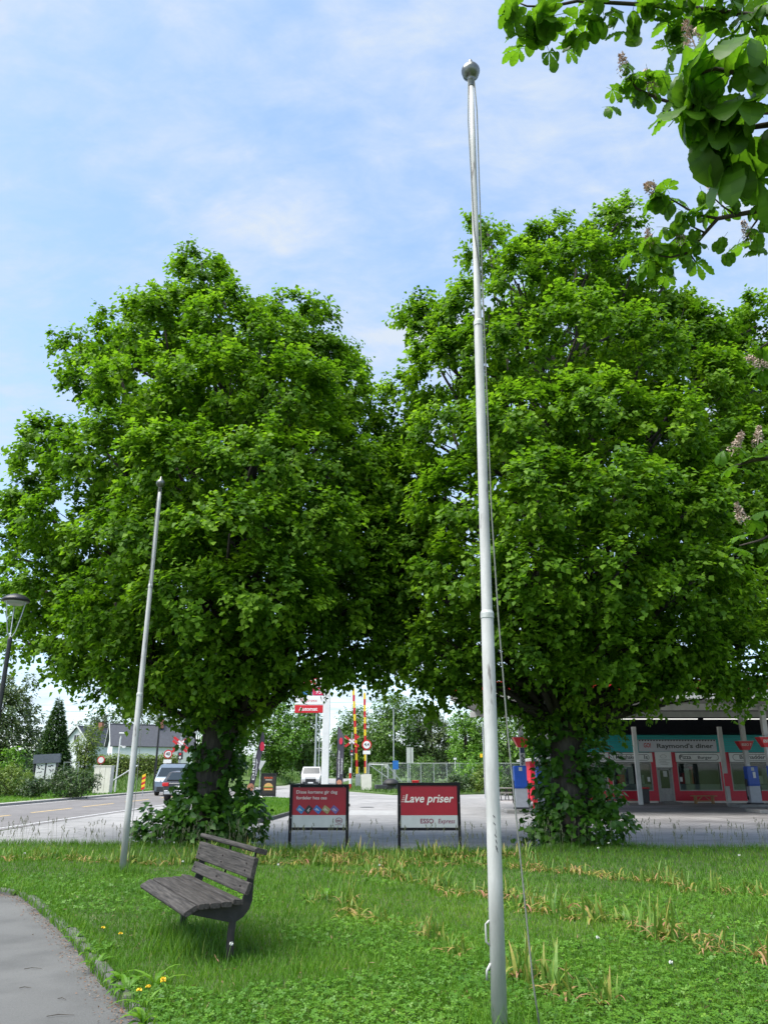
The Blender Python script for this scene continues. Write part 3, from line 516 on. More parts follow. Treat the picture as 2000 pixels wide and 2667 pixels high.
# horse chestnut at the right: the trunk stands outside the frame, its branches hang into it
def chestnut():
    rnd = random.Random(21); root = thing('horse_chestnut_tree', 'horse chestnut hanging into the upper right corner, with fading flower spikes', 'tree', (4.9, 3.4, .05))
    base = Vector(root.location)
    mb = MB(); mb.tube([(0, 0, -.1), (0, .02, .3), (.03, 0, 1.2), (0, .05, 2.6), (-.05, 0, 4.2), (-.1, .1, 6.0), (-.1, .2, 8.2)], [.45, .34, .29, .27, .24, .18, .08], 14); mb.build('trunk', BARK, root, smooth=True)
    def P(p): return Vector(p)-base
    def bough(pts, r0, r1):
        mb = MB(); k = len(pts); mb.tube([P(p) for p in pts], [r0+(r1-r0)*(i/(k-1)) for i in range(k)], 7); return mb.build('branch', TWIGBARK, root, smooth=True)
    bough([(4.85, 3.45, 4.6), (4.1, 4.1, 5.4), (3.2, 4.72, 5.66), (2.93, 4.87, 5.69), (2.63, 5.01, 5.72), (2.55, 5.11, 5.65), (2.46, 5.22, 5.56), (2.34, 5.28, 5.56), (2.24, 5.3, 5.59)], .030, .005)
    bough([(2.63, 5.01, 5.72), (2.5, 5.03, 5.77), (2.41, 5.03, 5.83), (2.32, 5.02, 5.89), (2.21, 5.01, 5.96)], .012, .005)
    bough([(4.83, 3.5, 5.2), (4, 4.1, 5.9), (3.09, 4.36, 6.12), (2.44, 4.56, 6.32), (2.09, 4.57, 6.47), (1.93, 4.55, 6.55), (1.87, 4.51, 6.62)], .026, .005)
    for s in ([(2.75, 4.96, 5.71), (2.66, 4.95, 5.78), (2.59, 4.93, 5.84)], [(2.55, 5.1, 5.66), (2.44, 5.1, 5.73)], [(2.46, 5.22, 5.56), (2.52, 5.25, 5.49)], [(2.93, 4.87, 5.69), (2.86, 4.98, 5.6), (2.84, 5.04, 5.54)]): bough(s, .009, .005)
    bough([(4.85, 3.5, 5.6), (3.6, 3.4, 6.0), (2.52, 3.51, 6.04), (2.31, 3.59, 6.1), (1.95, 3.64, 6.23), (1.64, 3.68, 6.31), (1.27, 3.72, 6.39), (1.1, 3.77, 6.4), (.95, 3.78, 6.42), (.89, 3.77, 6.44)], .024, .004)
    bough([(4.85, 3.3, 3.9), (3.2, 2.5, 4.1), (1.71, 2.29, 4.1), (1.54, 2.32, 4.18), (1.42, 2.35, 4.23), (1.33, 2.36, 4.27), (1.24, 2.4, 4.27)], .022, .005)
    bough([(3.2, 2.5, 4.1), (1.75, 2.41, 3.96), (1.57, 2.43, 4.06), (1.49, 2.47, 4.08), (1.39, 2.49, 4.11)], .02, .007)
    bough([(4.85, 3.6, 3.0), (4.0, 5.2, 3.8), (3.4, 5.7, 4.0), (3.02, 5.83, 4.0), (2.9, 5.9, 3.98)], .04, .007); bough([(4.0, 5.2, 3.8), (3.35, 5.95, 3.5), (3.08, 6.04, 3.38), (2.93, 6.1, 3.35)], .02, .006); bough([(3.6, 4.6, 5.3), (3.2, 5.3, 4.9), (3.0, 5.45, 4.8)], .02, .006)
    # palmate leaves: five to seven ribbed leaflets, drooping more or less
    def leaf_mesh(seed, droop):
        r = random.Random(seed); nl = r.choice((5, 6, 7)); V = []; F = []; T = []
        for i in range(nl):
            a = (i-(nl-1)/2)*R(300/nl/1.15); L = .19*(1-.42*abs(i-(nl-1)/2)/((nl-1)/2))*r.uniform(.9, 1.1); W = L*r.uniform(.20, .24); dr = droop*r.uniform(.8, 1.2); o = len(V)
            prof = [(0, .06), (.12, .18), (.22, .33), (.32, .50), (.42, .68), (.51, .84), (.6, .97), (.69, 1.02), (.77, .97), (.85, .78), (.92, .48), (1, .0)]
            ring = []
            for s, w in prof:
                c_ = dr*(.35+.65*s); z = -math.sin(min(c_, 1.5))*s*L*.95; rr = math.cos(min(c_, 1.4))*s*L*.95+.0; ring.append((rr, z, w*W))
            for ri, (rr, z, w) in enumerate(ring):
                w = w*(1.05 if ri % 2 else .95); z = z+(.0035 if ri % 2 else -.0035)*min(1, ri/3)
                for sd in (-1, 0, 1):
                    V.append((rr*math.cos(a)-sd*w*math.sin(a), rr*math.sin(a)+sd*w*math.cos(a), z+(.16*w if sd else 0)+r.uniform(-.001, .001)))
            for k in range(len(prof)-1):
                for sd in range(2):
                    b0 = o+k*3+sd; F.append((b0, b0+1, b0+4, b0+3)); T.append(min(1, max(0, .25+.04*i+.12*(k % 2)+r.uniform(0, .35))))
        o = len(V); 
        for q in ((-.06, 0, .01), (0, 0, 0)):
            for dy, dz in ((-.0016, 0), (.0016, 0), (0, .0026)): V.append((q[0], q[1]+dy, q[2]+dz))
        for k in range(3): F.append((o+k, o+(k+1) % 3, o+3+(k+1) % 3, o+3+k)); T.append(.8)
        me = bpy.data.meshes.new('leaf'); me.from_pydata(V, [], F); at = me.attributes.new('tint', 'FLOAT', 'FACE'); at.data.foreach_set('value', T)
        me.polygons.foreach_set('use_smooth', [True]*len(F)); me.update(); me.materials.append(CHEST); return me
    meshes = [leaf_mesh(40+i, d) for i, d in enumerate((.25, .45, .7, .9, 1.1, 1.25, 1.35, .55))]
    def put(p, s, mi=None):
        me = meshes[rnd.randrange(len(meshes)) if mi is None else mi]
        o = bpy.data.objects.new('leaf', me); COL.objects.link(o); o.parent = root; o.location = P(p); o.scale = (s,)*3
        o.rotation_euler = (rnd.gauss(0, .3), rnd.gauss(.12, .3), rnd.uniform(0, 6.28))
    FAR = [(0.81, 3.77, 6.45), (0.87, 3.81, 6.42), (0.9, 3.91, 6.32), (0.96, 3.86, 6.36), (1.05, 3.83, 6.36), (1.13, 3.8, 6.36), (1.29, 3.81, 6.32), (1.34, 3.86, 6.28), (1.38, 3.77, 6.32), (1.48, 3.76, 6.31), (1.62, 3.71, 6.29), (1.72, 3.68, 6.28), (1.84, 3.72, 6.2), (1.88, 3.79, 6.15), (1.9, 3.66, 6.23), (2.03, 3.64, 6.19), (2.15, 3.59, 6.17), (2.26, 3.62, 6.1), (2.32, 3.64, 6.05), (2.23, 3.69, 6.06), (1.55, 3.6, 6.4), (1.8, 3.55, 6.42), (2.1, 3.5, 6.3), (2.4, 3.5, 6.1)]
    TW = [(1.76, 4.59, 6.58), (1.85, 4.53, 6.6), (1.88, 4.61, 6.52), (1.99, 4.45, 6.62), (2.06, 4.48, 6.57), (1.98, 4.58, 6.51), (2.17, 4.62, 6.39), (1.93, 4.5, 6.6), (2.2, 4.5, 6.4), (2.35, 4.55, 6.35)]
    NEAR = [(1.22, 2.4, 4.29), (1.28, 2.48, 4.18), (1.31, 2.33, 4.3), (1.36, 2.42, 4.19), (1.41, 2.48, 4.11), (1.42, 2.33, 4.25), (1.43, 2.42, 4.15), (1.43, 2.26, 4.3), (1.5, 2.35, 4.18), (1.54, 2.46, 4.05), (1.48, 2.43, 4.12), (1.46, 2.24, 4.3), (1.27, 2.33, 4.32), (1.56, 2.39, 4.11), (1.47, 2.51, 4.05), (1.36, 2.49, 4.13), (1.6, 2.3, 4.25), (1.62, 2.5, 4.0), (1.17, 2.45, 4.26), (1.22, 2.51, 4.18), (1.29, 2.56, 4.09), (1.38, 2.56, 4.05), (1.47, 2.56, 3.99), (1.55, 2.58, 3.92), (1.3, 2.42, 4.23)]
    LOW = [(2.16, 5.02, 5.98), (2.25, 4.98, 5.98), (2.29, 5.03, 5.89), (2.26, 5.16, 5.76), (2.37, 5.09, 5.78), (2.49, 4.92, 5.91), (2.63, 4.82, 5.94), (2.74, 4.89, 5.8), (2.48, 5.02, 5.8), (2.33, 5.22, 5.64), (2.32, 5.27, 5.59), (2.18, 5.34, 5.57), (2.13, 5.38, 5.54), (2.2, 5.26, 5.65), (2.52, 5.25, 5.49), (2.79, 5.08, 5.53), (2.86, 4.98, 5.6), (2.94, 5.04, 5.47), (2.93, 4.9, 5.65), (2.75, 4.73, 5.97), (2.67, 4.79, 5.96), (2.81, 4.81, 5.84), (2.88, 4.86, 5.73), (2.58, 4.98, 5.79), (2.45, 5.13, 5.68), (2.43, 5.19, 5.63)]
    EDGE = [(2.88, 5.92, 3.98), (3.02, 5.83, 4.03), (3.09, 5.75, 4.13), (2.92, 6.12, 3.33), (3.08, 6.04, 3.34), (3.05, 5.51, 4.66), (3.0, 5.45, 4.84), (3.11, 5.95, 3.6), (3.2, 5.7, 4.0), (3.25, 6.0, 3.5)]
    jit = lambda p, s: tuple(c+rnd.gauss(0, s) for c in p)
    for p in FAR: put(p, rnd.uniform(.95, 1.25)); put(jit(p, .07), rnd.uniform(.85, 1.15)); put(jit(p, .09), rnd.uniform(.8, 1.1))
    for p in TW: put(p, rnd.uniform(.75, 1.0)); put(jit(p, .07), rnd.uniform(.7, .95))
    for p in NEAR: put(p, rnd.uniform(1.15, 1.5), rnd.choice((2, 3, 4, 5, 6)))
    for p in LOW: put(p, rnd.uniform(.85, 1.1)); put(jit(p, .08), rnd.uniform(.75, 1.0))
    for p in EDGE: put(p, rnd.uniform(.8, 1.05)); put(jit(p, .08), rnd.uniform(.75, 1.0))
    for i in range(34): put((rnd.uniform(2.6, 5.6), rnd.uniform(2.2, 5.0), rnd.uniform(5.4, 7.6)), 1.1)     # crown beyond the frame, behind the boughs
    PINK = mat('faded_chestnut_flower', (.45, .31, .24), .8, var=.4, scale=60, col2=(.55, .45, .36))
    fm = []
    for sd in range(3):
        r = random.Random(sd+70); mb = MB(); mb.tube([(0, 0, -.03), (0, 0, .17)], [.004, .002], 5)
        for k in range(190):
            z = r.uniform(0, .17); q = .048*(1-z/.2)+.006; a = r.uniform(0, 6.28); c_ = Vector((q*math.cos(a)*r.uniform(.5, 1), q*math.sin(a)*r.uniform(.5, 1), z)); u_ = Vector((r.gauss(0, 1), r.gauss(0, 1), r.gauss(0, 1))).normalized(); w_ = u_.orthogonal().normalized()*.012; u_ = u_*.017
            mb.add([c_-w_, c_+u_*.3-w_*.2, c_+w_, c_+u_], [(0, 1, 2), (0, 2, 3)])
        fm.append(mb)
    for i, p in enumerate([(1.83, 4.47, 6.64), (2.06, 4.54, 6.5), (1.50, 2.79, 4.86), (2.14, 4.99, 5.99), (2.58, 4.92, 5.83), (2.17, 5.26, 5.64), (2.39, 5.18, 5.63), (2.86, 5.02, 5.53), (2.72, 4.72, 5.96), (2.88, 5.86, 4.08), (3.04, 5.76, 4.1), (2.96, 6.02, 3.53), (3.07, 5.48, 4.66)]):
        o = fm[i % 3].build('flower_spike', PINK, root); o.location = P(p); o.rotation_euler = (rnd.gauss(0, .25), rnd.gauss(-.15, .25), 0); o.scale = (1.1,)*3
chestnut()

# ------------------------------------------------------------------ flag poles
def flagpole(label, x, y, prof, joints, top, rope_side, rope_off, rub=True):
    root = thing('flagpole', label, 'flagpole', (x, y, .03))
    MB().lathe(prof, 20).build('pole', WHITE_POLE, root, smooth=True)
    for z, r in joints: MB().lathe([(r, z-.03), (r+.006, z-.025), (r+.006, z+.01), (r-.002, z+.03)], 20).build('joint_collar', mat('scuffed_collar', (.42, .44, .42), .5, var=.25, scale=30), root)
    z, s = top
    MB().lathe([(.028*s, 0), (.034*s, .01*s), (.034*s, .10*s), (.04*s, .105*s), (.035*s, .115*s), (.05*s, .13*s), (.085*s, .165*s), (.1*s, .215*s), (.102*s, .235*s), (.098*s, .245*s), (.099*s, .25*s), (.08*s, .285*s), (.05*s, .315*s), (.03*s, .335*s), (.024*s, .37*s), (.016*s, .39*s), (.004, .40*s)], 22, (0, 0, z)).build('finial', POLE_TOP, root, smooth=True)
    mb = MB(); sx = rope_side
    pts = [(sx*.034*s, -.012, z+.08), (sx*.052*s, -.02, z-.3), (sx*.05*s, -.02, z*.72), (sx*(prof[1][0]+.004), -.03, z*.45)] + rope_off
    mb.tube(pts, .0055, 6); mb.build('halyard', ROPE, root, smooth=True)
    mb = MB(); mb.tube([(-sx*.03*s, -.01, z+.08), (-sx*.045*s, -.02, z-.4), (-sx*.02*s, -.035, z-1.6), (sx*.03, -.04, z*.72)], .0045, 6); mb.build('halyard', ROPE, root, smooth=True)
    return root
fp = flagpole('tall white flagpole in the foreground, cut by the bottom edge, with a round metal finial', .705, 5.45,
         [(.050, 0), (.048, .9), (.044, 2.60), (.039, 2.64), (.037, 4.1), (.035, 5.0), (.029, 5.05), (.027, 6.8), (.024, 7.53)], [(2.62, .042), (5.02, .033)], (7.51, .84), 1,
         [(.075, -.03, 2.6), (.11, -.04, 1.8), (.16, -.06, 1.0), (.20, -.08, .35), (.235, -.10, .03)]); fp.rotation_euler = (0, .0125, 0)
MB().tube([(-.047, -.01, .66), (-.070, -.012, .64), (-.070, -.012, .54), (-.047, -.01, .52)], .007, 7).build('cleat', WHITE_POLE, fp, smooth=True)
MB().tube([(-.046, -.012, .42), (-.070, -.012, .38), (-.072, -.012, .33)], .008, 7).build('cleat', WHITE_POLE, fp, smooth=True)
# black marks scrawled on the paint, wrapped on the pole's surface
mb = MB()
for (z0, z1, a0, a1, w) in ((1.285, 1.27, -1.75, -1.48, .008), (1.285, 1.22, -1.75, -1.72, .008), (1.24, 1.225, -1.72, -1.45, .008), (1.21, 1.17, -1.5, -1.35, .01), (1.17, 1.15, -1.62, -1.32, .008), (1.135, 1.115, -1.5, -1.3, .014), (1.10, 1.08, -1.5, -1.25, .012), (1.085, 1.06, -1.45, -1.2, .01)):
    n_ = 5; rr = .0485; ps = []
    for i in range(n_):
        a = a0+(a1-a0)*i/(n_-1); zc = z0+(z1-z0)*i/(n_-1); ps += [(rr*math.cos(a), rr*math.sin(a), zc-w/2), (rr*math.cos(a), rr*math.sin(a), zc+w/2)]
    mb.add(ps, [(2*i, 2*i+2, 2*i+3, 2*i+1) for i in range(n_-1)])
mb.build('scrawl', mat('marker_black', (.03, .03, .035), .6), fp)
flagpole('smaller white flagpole on the lawn in front of the left lime tree', -4.02, 12.96,
         [(.052, 0), (.050, 1.0), (.047, 2.72), (.040, 2.76), (.035, 4.55), (.031, 4.6), (.027, 6.1), (.025, 6.3)], [(2.74, .045), (4.57, .034)], (6.28, .78), 1, [(.09, -.02, 2.2), (.10, -.03, 1.2), (.09, -.04, .5), (.085, -.04, .1)])

# ------------------------------------------------------------------ bench
def bench():
    root = thing('park_bench', 'dark wooden park bench with curved back, on the lawn beside the footpath', 'bench', (-1.33, 7.40, .05), R(117.4))
    L0, L1 = -.12, 1.74
    def slat(name, y, z, w, t, ang, round_front=0, a0=L0, a1=L1):
        prof = []; hw, ht = w/2, t/2
        for q, (cx, cz) in enumerate(((hw, -ht), (hw, ht), (-hw, ht), (-hw, -ht))):
            rr = min(ht*.9, .012) if not (round_front and q in (0, 1)) else ht*.95
            sx_, sz_ = (1 if cx > 0 else -1), (1 if cz > 0 else -1)
            for k in range(4):
                th = {0: -90, 1: 0, 2: 90, 3: 180}[q] + 30*k; prof.append((cx-sx_*rr+rr*math.cos(R(th)), cz-sz_*rr+rr*math.sin(R(th))))
        ca, sa = math.cos(ang), math.sin(ang)
        mb = MB().plate([(y+p*ca-q*sa, z+p*sa+q*ca) for p, q in prof], a1-a0, lambda a, b, h: (a0+h, a, b))
        return mb.build(name, WOOD_DARK, root, bevel=.003, seg=1)
    slat('seat_slat', .375, .425, .125, .045, R(-28), 1)
    slat('seat_slat', .265, .455, .092, .045, R(-3)); slat('seat_slat', .166, .455, .092, .045, R(1)); slat('seat_slat', .067, .457, .092, .045, R(3)); slat('seat_slat', -.030, .468, .092, .045, R(8))
    slat('back_slat', -.118, .565, .105, .038, R(110)); slat('back_slat', -.160, .725, .175, .042, R(102)); slat('top_rail', -.215, .862, .12, .045, R(14), 1)
    for a in (-.02, 1.62):
        fr = lambda p, q, h, a=a: (a+h, p, q)
        MB().plate([(.34, .385), (.28, .425), (.02, .432), (-.085, .45), (-.115, .52), (-.14, .70), (-.155, .80), (-.205, .80), (-.20, .72), (-.195, .58), (-.19, .46), (-.165, .39), (-.115, .335), (-.05, .30), (.02, .305)], .014, fr).build('end_plate', STEEL_DARK, root, bevel=.003)
        MB().tube([(a+.03, -.02, -.08), (a+.03, -.02, .1), (a+.03, -.022, .22), (a+.03, -.03, .29), (a+.028, -.02, .33), (a+.02, .02, .36)], [.034, .033, .033, .032, .03, .02], 12).build('leg', STEEL_DARK, root, smooth=True)
    for a in (.05, .80, 1.64):
        for yb, zb_ in ((-.095, .575), (-.132, .70), (-.146, .755)): MB().tube([(a, yb+.012, zb_), (a, yb-.01, zb_-.003)], .007, 8).build('bolt', STEEL_DARK, root)
    for a in (.03, .80, 1.66):
        MB().tube([(a, -.17, .58), (a, -.20, .72), (a, -.22, .85)], .010, 8).build('back_bracket', STEEL_DARK, root, smooth=True)
        MB().box((a, .12, .425), (.03, .5, .008)).build('seat_strap', STEEL_DARK, root)
bench()

# ------------------------------------------------------------------ the two red advertising signs
def poster_sign(label, x, y, hw, top, rz=0):
    root = thing('advertising_sign', label, 'sign', (x, y, .0), rz)
    for s in (-1, 1): MB().box((s*(hw-.03), 0, top/2-.06), (.06, .055, top+.12)).build('post', BLACK, root, bevel=.004)
    MB().box((0, 0, top-.03), (2*hw-.12, .052, .06)).build('top_bar', BLACK, root, bevel=.004)
    MB().box((0, 0, .425), (2*hw-.12, .052, .055)).build('bottom_bar', BLACK, root, bevel=.004)
    w = 2*hw-.124
    MB().box((0, .004, (.69+top-.06)/2), (w, .02, top-.06-.69)).build('red_panel', RED, root)
    MB().box((0, .004, (.453+.69)/2-.001), (w, .02, .69-.453-.002)).build('grey_panel', PALEGREY, root)
    return root, w
sg, w = poster_sign('left red advertising sign with five tilted cards on it, in a black frame', -1.36, 17.25, .625, 1.30, R(-1.5))
l0 = -w/2+.08
lettering('Disse kortene gir deg', CREAM, sg, (l0, -.0065, 1.115), width=.86, bold=.006, height=.085)
lettering('fordeler hos oss', CREAM, sg, (l0, -.0065, 1.00), width=.64, bold=.006, height=.065)
cards = [((.03, .15, .36), -.36, 'card'), ((.012, .012, .014), -.19, 'card'), ((.03, .12, .36), .0, 'card'), ((.27, .23, .10), .18, 'card'), ((.13, .09, .25), .36, 'card')]
for i, (c, xx, nm) in enumerate(cards):
    mm_ = mat('printed_card_%d' % i, c, .4, var=.25, scale=12)
    rot = Matrix.Rotation(R((38, -50, 40, 35, 40)[i]), 3, 'Y')
    card = MB().box((xx-.03, -.0085-.0012*i, .80), (.15, .002, .115), rot).build('card', mm_, sg)
    q = Vector((xx-.03, -.0105-.0012*i, .80)); MB().box(q, (.075, .0015, .012), rot).box(q+rot @ Vector((-.02, 0, -.025)), (.05, .0015, .008), rot).build('card_print', CREAM, card)
# oval badge
def oval(name, m, parent, c, rx, rz_, th, y):
    mb = MB(); n = 28; mb.add([(c[0]+rx*q*math.cos(2*math.pi*k/n), y, c[1]+rz_*q*math.sin(2*math.pi*k/n)) for q in (1, 1-th) for k in range(n)], [(k, (k+1) % n, n+(k+1) % n, n+k) for k in range(n)]); return mb.build(name, m, parent)
oval('badge_ring', MAROON, sg, (w/2-.14, .585), .075, .058, .16, -.0085)
lettering('ESSO', MAROON, sg, (w/2-.14, -.0085, .567), width=.095, align='CENTER', bold=.02)
MB().box((w/2-.15, -.0075, .505), (.15, .002, .008)).build('small_print', MAROON, sg)
sg, w = poster_sign('right red advertising sign with large slanted white lettering, in a black frame', .94, 17.2, .655, 1.335, R(1))
lettering('Lave priser', CREAM, sg, (-w/2+.085, -.0065, .945), width=1.03, shear=.22, bold=.018)
for k in range(4): MB().box((-w/2+.05+.007*k, -.0072, .955+.038*k), (.075-.01*k, .002, .009)).build('speed_line', CREAM, sg)
lettering('ESSO', MAROON, sg, (-.185, -.0065, .535), width=.275, bold=.02)
MB().box((.135, -.0072, .575), (.006, .002, .09)).build('divider', CREAM, sg)
lettering('Express', MAROON, sg, (.185, -.0065, .535), width=.35, height=.115, shear=.2, bold=.006)

# ------------------------------------------------------------------ fading bulb plants in rows
def bulb_mesh(seed, nl, wither):
    r = random.Random(seed); V = []; F = []; T = []
    for i in range(nl):
        a = r.uniform(0, 6.28); flop = r.random() < wither; L = r.uniform(.11, .29); w = r.uniform(.006, .013); lean = r.uniform(.9, 1.5) if flop else r.uniform(.05, .5); o = len(V)
        p = Vector((r.gauss(0, .075), r.gauss(0, .06), 0)); d = Vector((math.cos(a), math.sin(a), 0)); sd = Vector((-d.y, d.x, 0)); el = R(88)-lean*.35; st = 6; br_ = min(1, max(0, (.62 if flop else .30)+r.gauss(0, .12)))
        for k in range(st+1):
            t = k/st; q = w*(1-t**2.2)+.0008; V += [tuple(p-sd*q+Vector((0, 0, .1*q))), tuple(p+sd*q+Vector((0, 0, .1*q)))]
            p = p+(d*math.cos(el)+Vector((0, 0, math.sin(el))))*L/st; el -= lean*(.28 if not flop else .34)
            if p.z < .012: p.z = .012; el = max(el, -.05)
            if k < st: F.append((o+2*k, o+2*k+1, o+2*k+3, o+2*k+2)); T.append(min(1, br_+.3*t*t))
    me = bpy.data.meshes.new('bulb_leaves'); me.from_pydata(V, [], F); me.attributes.new('tint', 'FLOAT', 'FACE').data.foreach_set('value', T); me.materials.append(BULB); me.update(); return me
BM = [bulb_mesh(300+i, n_, w_) for i, (n_, w_) in enumerate(((30, .25), (38, .4), (26, .65), (34, .15), (42, .5), (24, .88), (32, .35)))]
ROWS = [('the row beside the small flagpole', [(-6.64, 14.97), (-5.94, 15.27), (-4.9, 14.6), (-4.37, 14.3), (-3.52, 14.3), (-3.0, 15.2)], .30),
        ('the back row before the red signs', [(-2.5, 15.7), (-1.34, 15.4), (-.65, 15.2), (0, 15.1), (.6, 15.1), (1.5, 15.4), (2.6, 15.5)], .17),
        ('the second row before the red signs', [(-2.3, 14.6), (-1.2, 14.3), (0, 14.1), (.8, 14.3), (1.94, 14.15), (2.62, 13.41), (3.18, 12.96), (3.64, 12.34), (4.02, 12.15), (4.13, 11.44), (4.74, 10.96), (5.4, 10.6)], .24),
        ('the long diagonal row behind the tall flagpole', [(-.61, 13.41), (0, 12.96), (.45, 12.34), (.78, 11.44), (1.24, 10.96), (1.55, 10.46), (1.82, 9.7), (2.24, 9.29), (2.53, 8.88), (2.72, 8.3), (3.05, 7.85), (3.24, 7.36), (3.6, 7.0)], .21),
        ('the sparse row between bench and tall flagpole', [(-.62, 10.52), (-.13, 9.51), (.04, 9.25), (.49, 8.54), (.75, 7.56)], .42),
        ('the short row at the bottom edge', [(1.06, 6.84), (1.38, 6.6), (1.42, 6.04), (1.5, 5.8)], .36)]
def nth(i): return ('first', 'second', 'third', 'fourth', 'fifth', 'sixth', 'seventh', 'eighth', 'ninth', 'tenth')[i] if i < 10 else '%d%s' % (i+1, 'th' if (i+1) % 100 in (11, 12, 13) else {1: 'st', 2: 'nd', 3: 'rd'}.get((i+1) % 10, 'th'))
rnd = random.Random(77)
for rowname, pl, step in ROWS:
    pv = [Vector((*p, 0)) for p in pl]; L = sum((pv[i+1]-pv[i]).length for i in range(len(pv)-1)); s = 0; cnt = 0
    while s < L:
        p, d = along(pv, s); j = rnd.gauss(0, .10)
        o = bpy.data.objects.new('bulb_plant', rnd.choice(BM)); COL.objects.link(o); o.location = (p.x-d.y*j, p.y+d.x*j, .045); o.rotation_euler = (0, 0, rnd.uniform(0, 6.28)); q = rnd.uniform(.9, 1.45); o.scale = (q, q, q*rnd.uniform(.45, 1.15))
        tag(o, nth(cnt)+' yellowing bulb plant from the left in '+rowname, 'plant', 'bulb plants in '+rowname); s += step*rnd.uniform(.6, 1.4); cnt += 1
# broad dock leaves, dandelions and weeds
def weed_mesh(seed, nl, L, w):
    r = random.Random(seed); V = []; F = []; T = []
    for i in range(nl):
        a = r.uniform(0, 6.28); o = len(V); l = L*r.uniform(.6, 1.1); el = r.uniform(.6, 1.35); p = Vector((0, 0, 0)); d = Vector((math.cos(a), math.sin(a), 0)); sd = Vector((-d.y, d.x, 0)); tn = r.uniform(.2, .7)
        for k in range(6):
            t = k/5; q = w*math.sin(math.pi*min(1, t*.95+.05))**.8*r.uniform(.85, 1.1); V += [tuple(p-sd*q+Vector((0, 0, .3*q))), tuple(p), tuple(p+sd*q+Vector((0, 0, .3*q)))]
            p = p+(d*math.cos(el)+Vector((0, 0, math.sin(el))))*l/5; el -= .32
            if k < 5: F += [(o+3*k, o+3*k+1, o+3*k+4, o+3*k+3), (o+3*k+1, o+3*k+2, o+3*k+5, o+3*k+4)]; T += [tn, tn+.05]
    me = bpy.data.meshes.new('weed_leaves'); me.from_pydata(V, [], F); me.attributes.new('tint', 'FLOAT', 'FACE').data.foreach_set('value', T); me.materials.append(TURF); me.update(); return me
WM = [weed_mesh(500, 9, .22, .022), weed_mesh(501, 12, .16, .018), weed_mesh(502, 10, .28, .012), weed_mesh(503, 8, .2, .032)]
def weed(label, x, y, mi, s, group=None):
    o = bpy.data.objects.new('weed', WM[mi]); COL.objects.link(o); o.location = (x, y, .035); o.scale = (s,)*3; o.rotation_euler = (0, 0, rnd.uniform(0, 6)); return tag(o, label, 'weed', group)
for i, (x, y, mi, s) in enumerate(((-3.2, 8.75, 1, .8), (-2.95, 8.25, 0, .7), (-2.62, 7.7, 1, .9), (-2.38, 7.25, 0, .8), (-2.0, 6.7, 3, .9), (-1.88, 6.42, 0, 1.0), (-3.6, 9.5, 1, .7), (-1.62, 6.05, 2, 1.0), (-1.55, 5.75, 1, 1.1))):
    weed('%s leafy weed along the kerb, counted from the far end' % nth((1, 2, 3, 4, 5, 6, 0, 7, 8)[i]), x, y, mi, s, 'weeds along the kerb')
weed('tall narrow-leaved weed at the kerb below the bench', -1.72, 6.62, 2, 1.35)
for x, y, s, wd in ((-.75, 10.9, 1.0, 'farthest'), (-.95, 10.6, .8, 'leftmost'), (-.45, 10.3, .9, 'nearest')): weed(wd+' of three broad-leaved dock plants in the lawn right of the bench', x, y, 3, s, 'dock plants in the middle of the lawn')
PETAL = mat('dandelion_yellow', (.75, .52, .02), .6, var=.15); CLOCK = mat('dandelion_clock', (.55, .57, .52), .95, var=.15); STEMG = mat('green_stem', (.10, .19, .04), .6)
def dandelion(x, y, h, kind, label, group):
    root = thing('dandelion', label, 'flower', (x, y, .05), group=group)
    lx, ly = rnd.gauss(0, .03), rnd.gauss(0, .03)
    MB().tube([(0, 0, -.02), (lx*.4, ly*.4, h*.5), (lx, ly, h)], [.003, .0025, .0022], 5).build('stem', STEMG, root)
    mb = MB(); n_ = 26 if kind == 'yellow' else 44
    for k in range(n_):
        z_ = rnd.uniform(.1, .8) if kind == 'yellow' else rnd.uniform(-1, 1); a = rnd.uniform(0, 6.28); q = math.sqrt(1-z_*z_); d = Vector((q*math.cos(a), q*math.sin(a), z_)); c_ = Vector((lx, ly, h)); l = .02 if kind == 'yellow' else .016
        sd = d.orthogonal().normalized()*(.005 if kind == 'yellow' else .003); mb.add([c_, c_+d*l-sd, c_+d*l+sd], [(0, 1, 2)])
    mb.build('flower_head' if kind == 'yellow' else 'seed_head', PETAL if kind == 'yellow' else CLOCK, root)
for x, y, h, wd in ((-1.66, 6.28, .10, 'second from the left'), (-1.60, 6.20, .09, 'third from the left'), (-1.57, 6.32, .13, 'tallest and rightmost'), (-1.72, 6.22, .07, 'lowest and leftmost')): dandelion(x, y, h, 'yellow', wd+' of the yellow flowers at the bottom left kerb', 'yellow flowers at the bottom left kerb')
for x, y, wd in ((-2.55, 8.2, 'right'), (-2.75, 8.5, 'left')): dandelion(x, y, .07, 'yellow', wd+' of two yellow flowers by the kerb level with the bench', 'yellow flowers by the kerb near the bench')
for x, y, h, wd in ((-1.28, 7.08, .2, 'in front of the bench leg'), (4.0, 14.7, .32, 'just right of the right lime base'), (3.6, 14.0, .3, 'in front of the right lime base'), (4.9, 11.6, .42, 'tallest, near the right edge'), (-3.1, 13.0, .2, 'just right of the small flagpole'), (-1.55, 12.4, .22, 'right behind the bench top'), (1.95, 7.6, .14, 'low in the lawn right of the tall flagpole'), (-.1, 12.5, .2, 'in the lawn below the right red sign'), (2.3, 6.8, .12, 'nearest, low in the lawn at the bottom right'), (-6.1, 14.2, .2, 'near the left edge of the lawn'), (-3.9, 15.6, .25, 'below the left lime suckers')):
    dandelion(x, y, h, 'clock', 'white dandelion seed head '+wd, 'dandelion seed heads on the lawn')
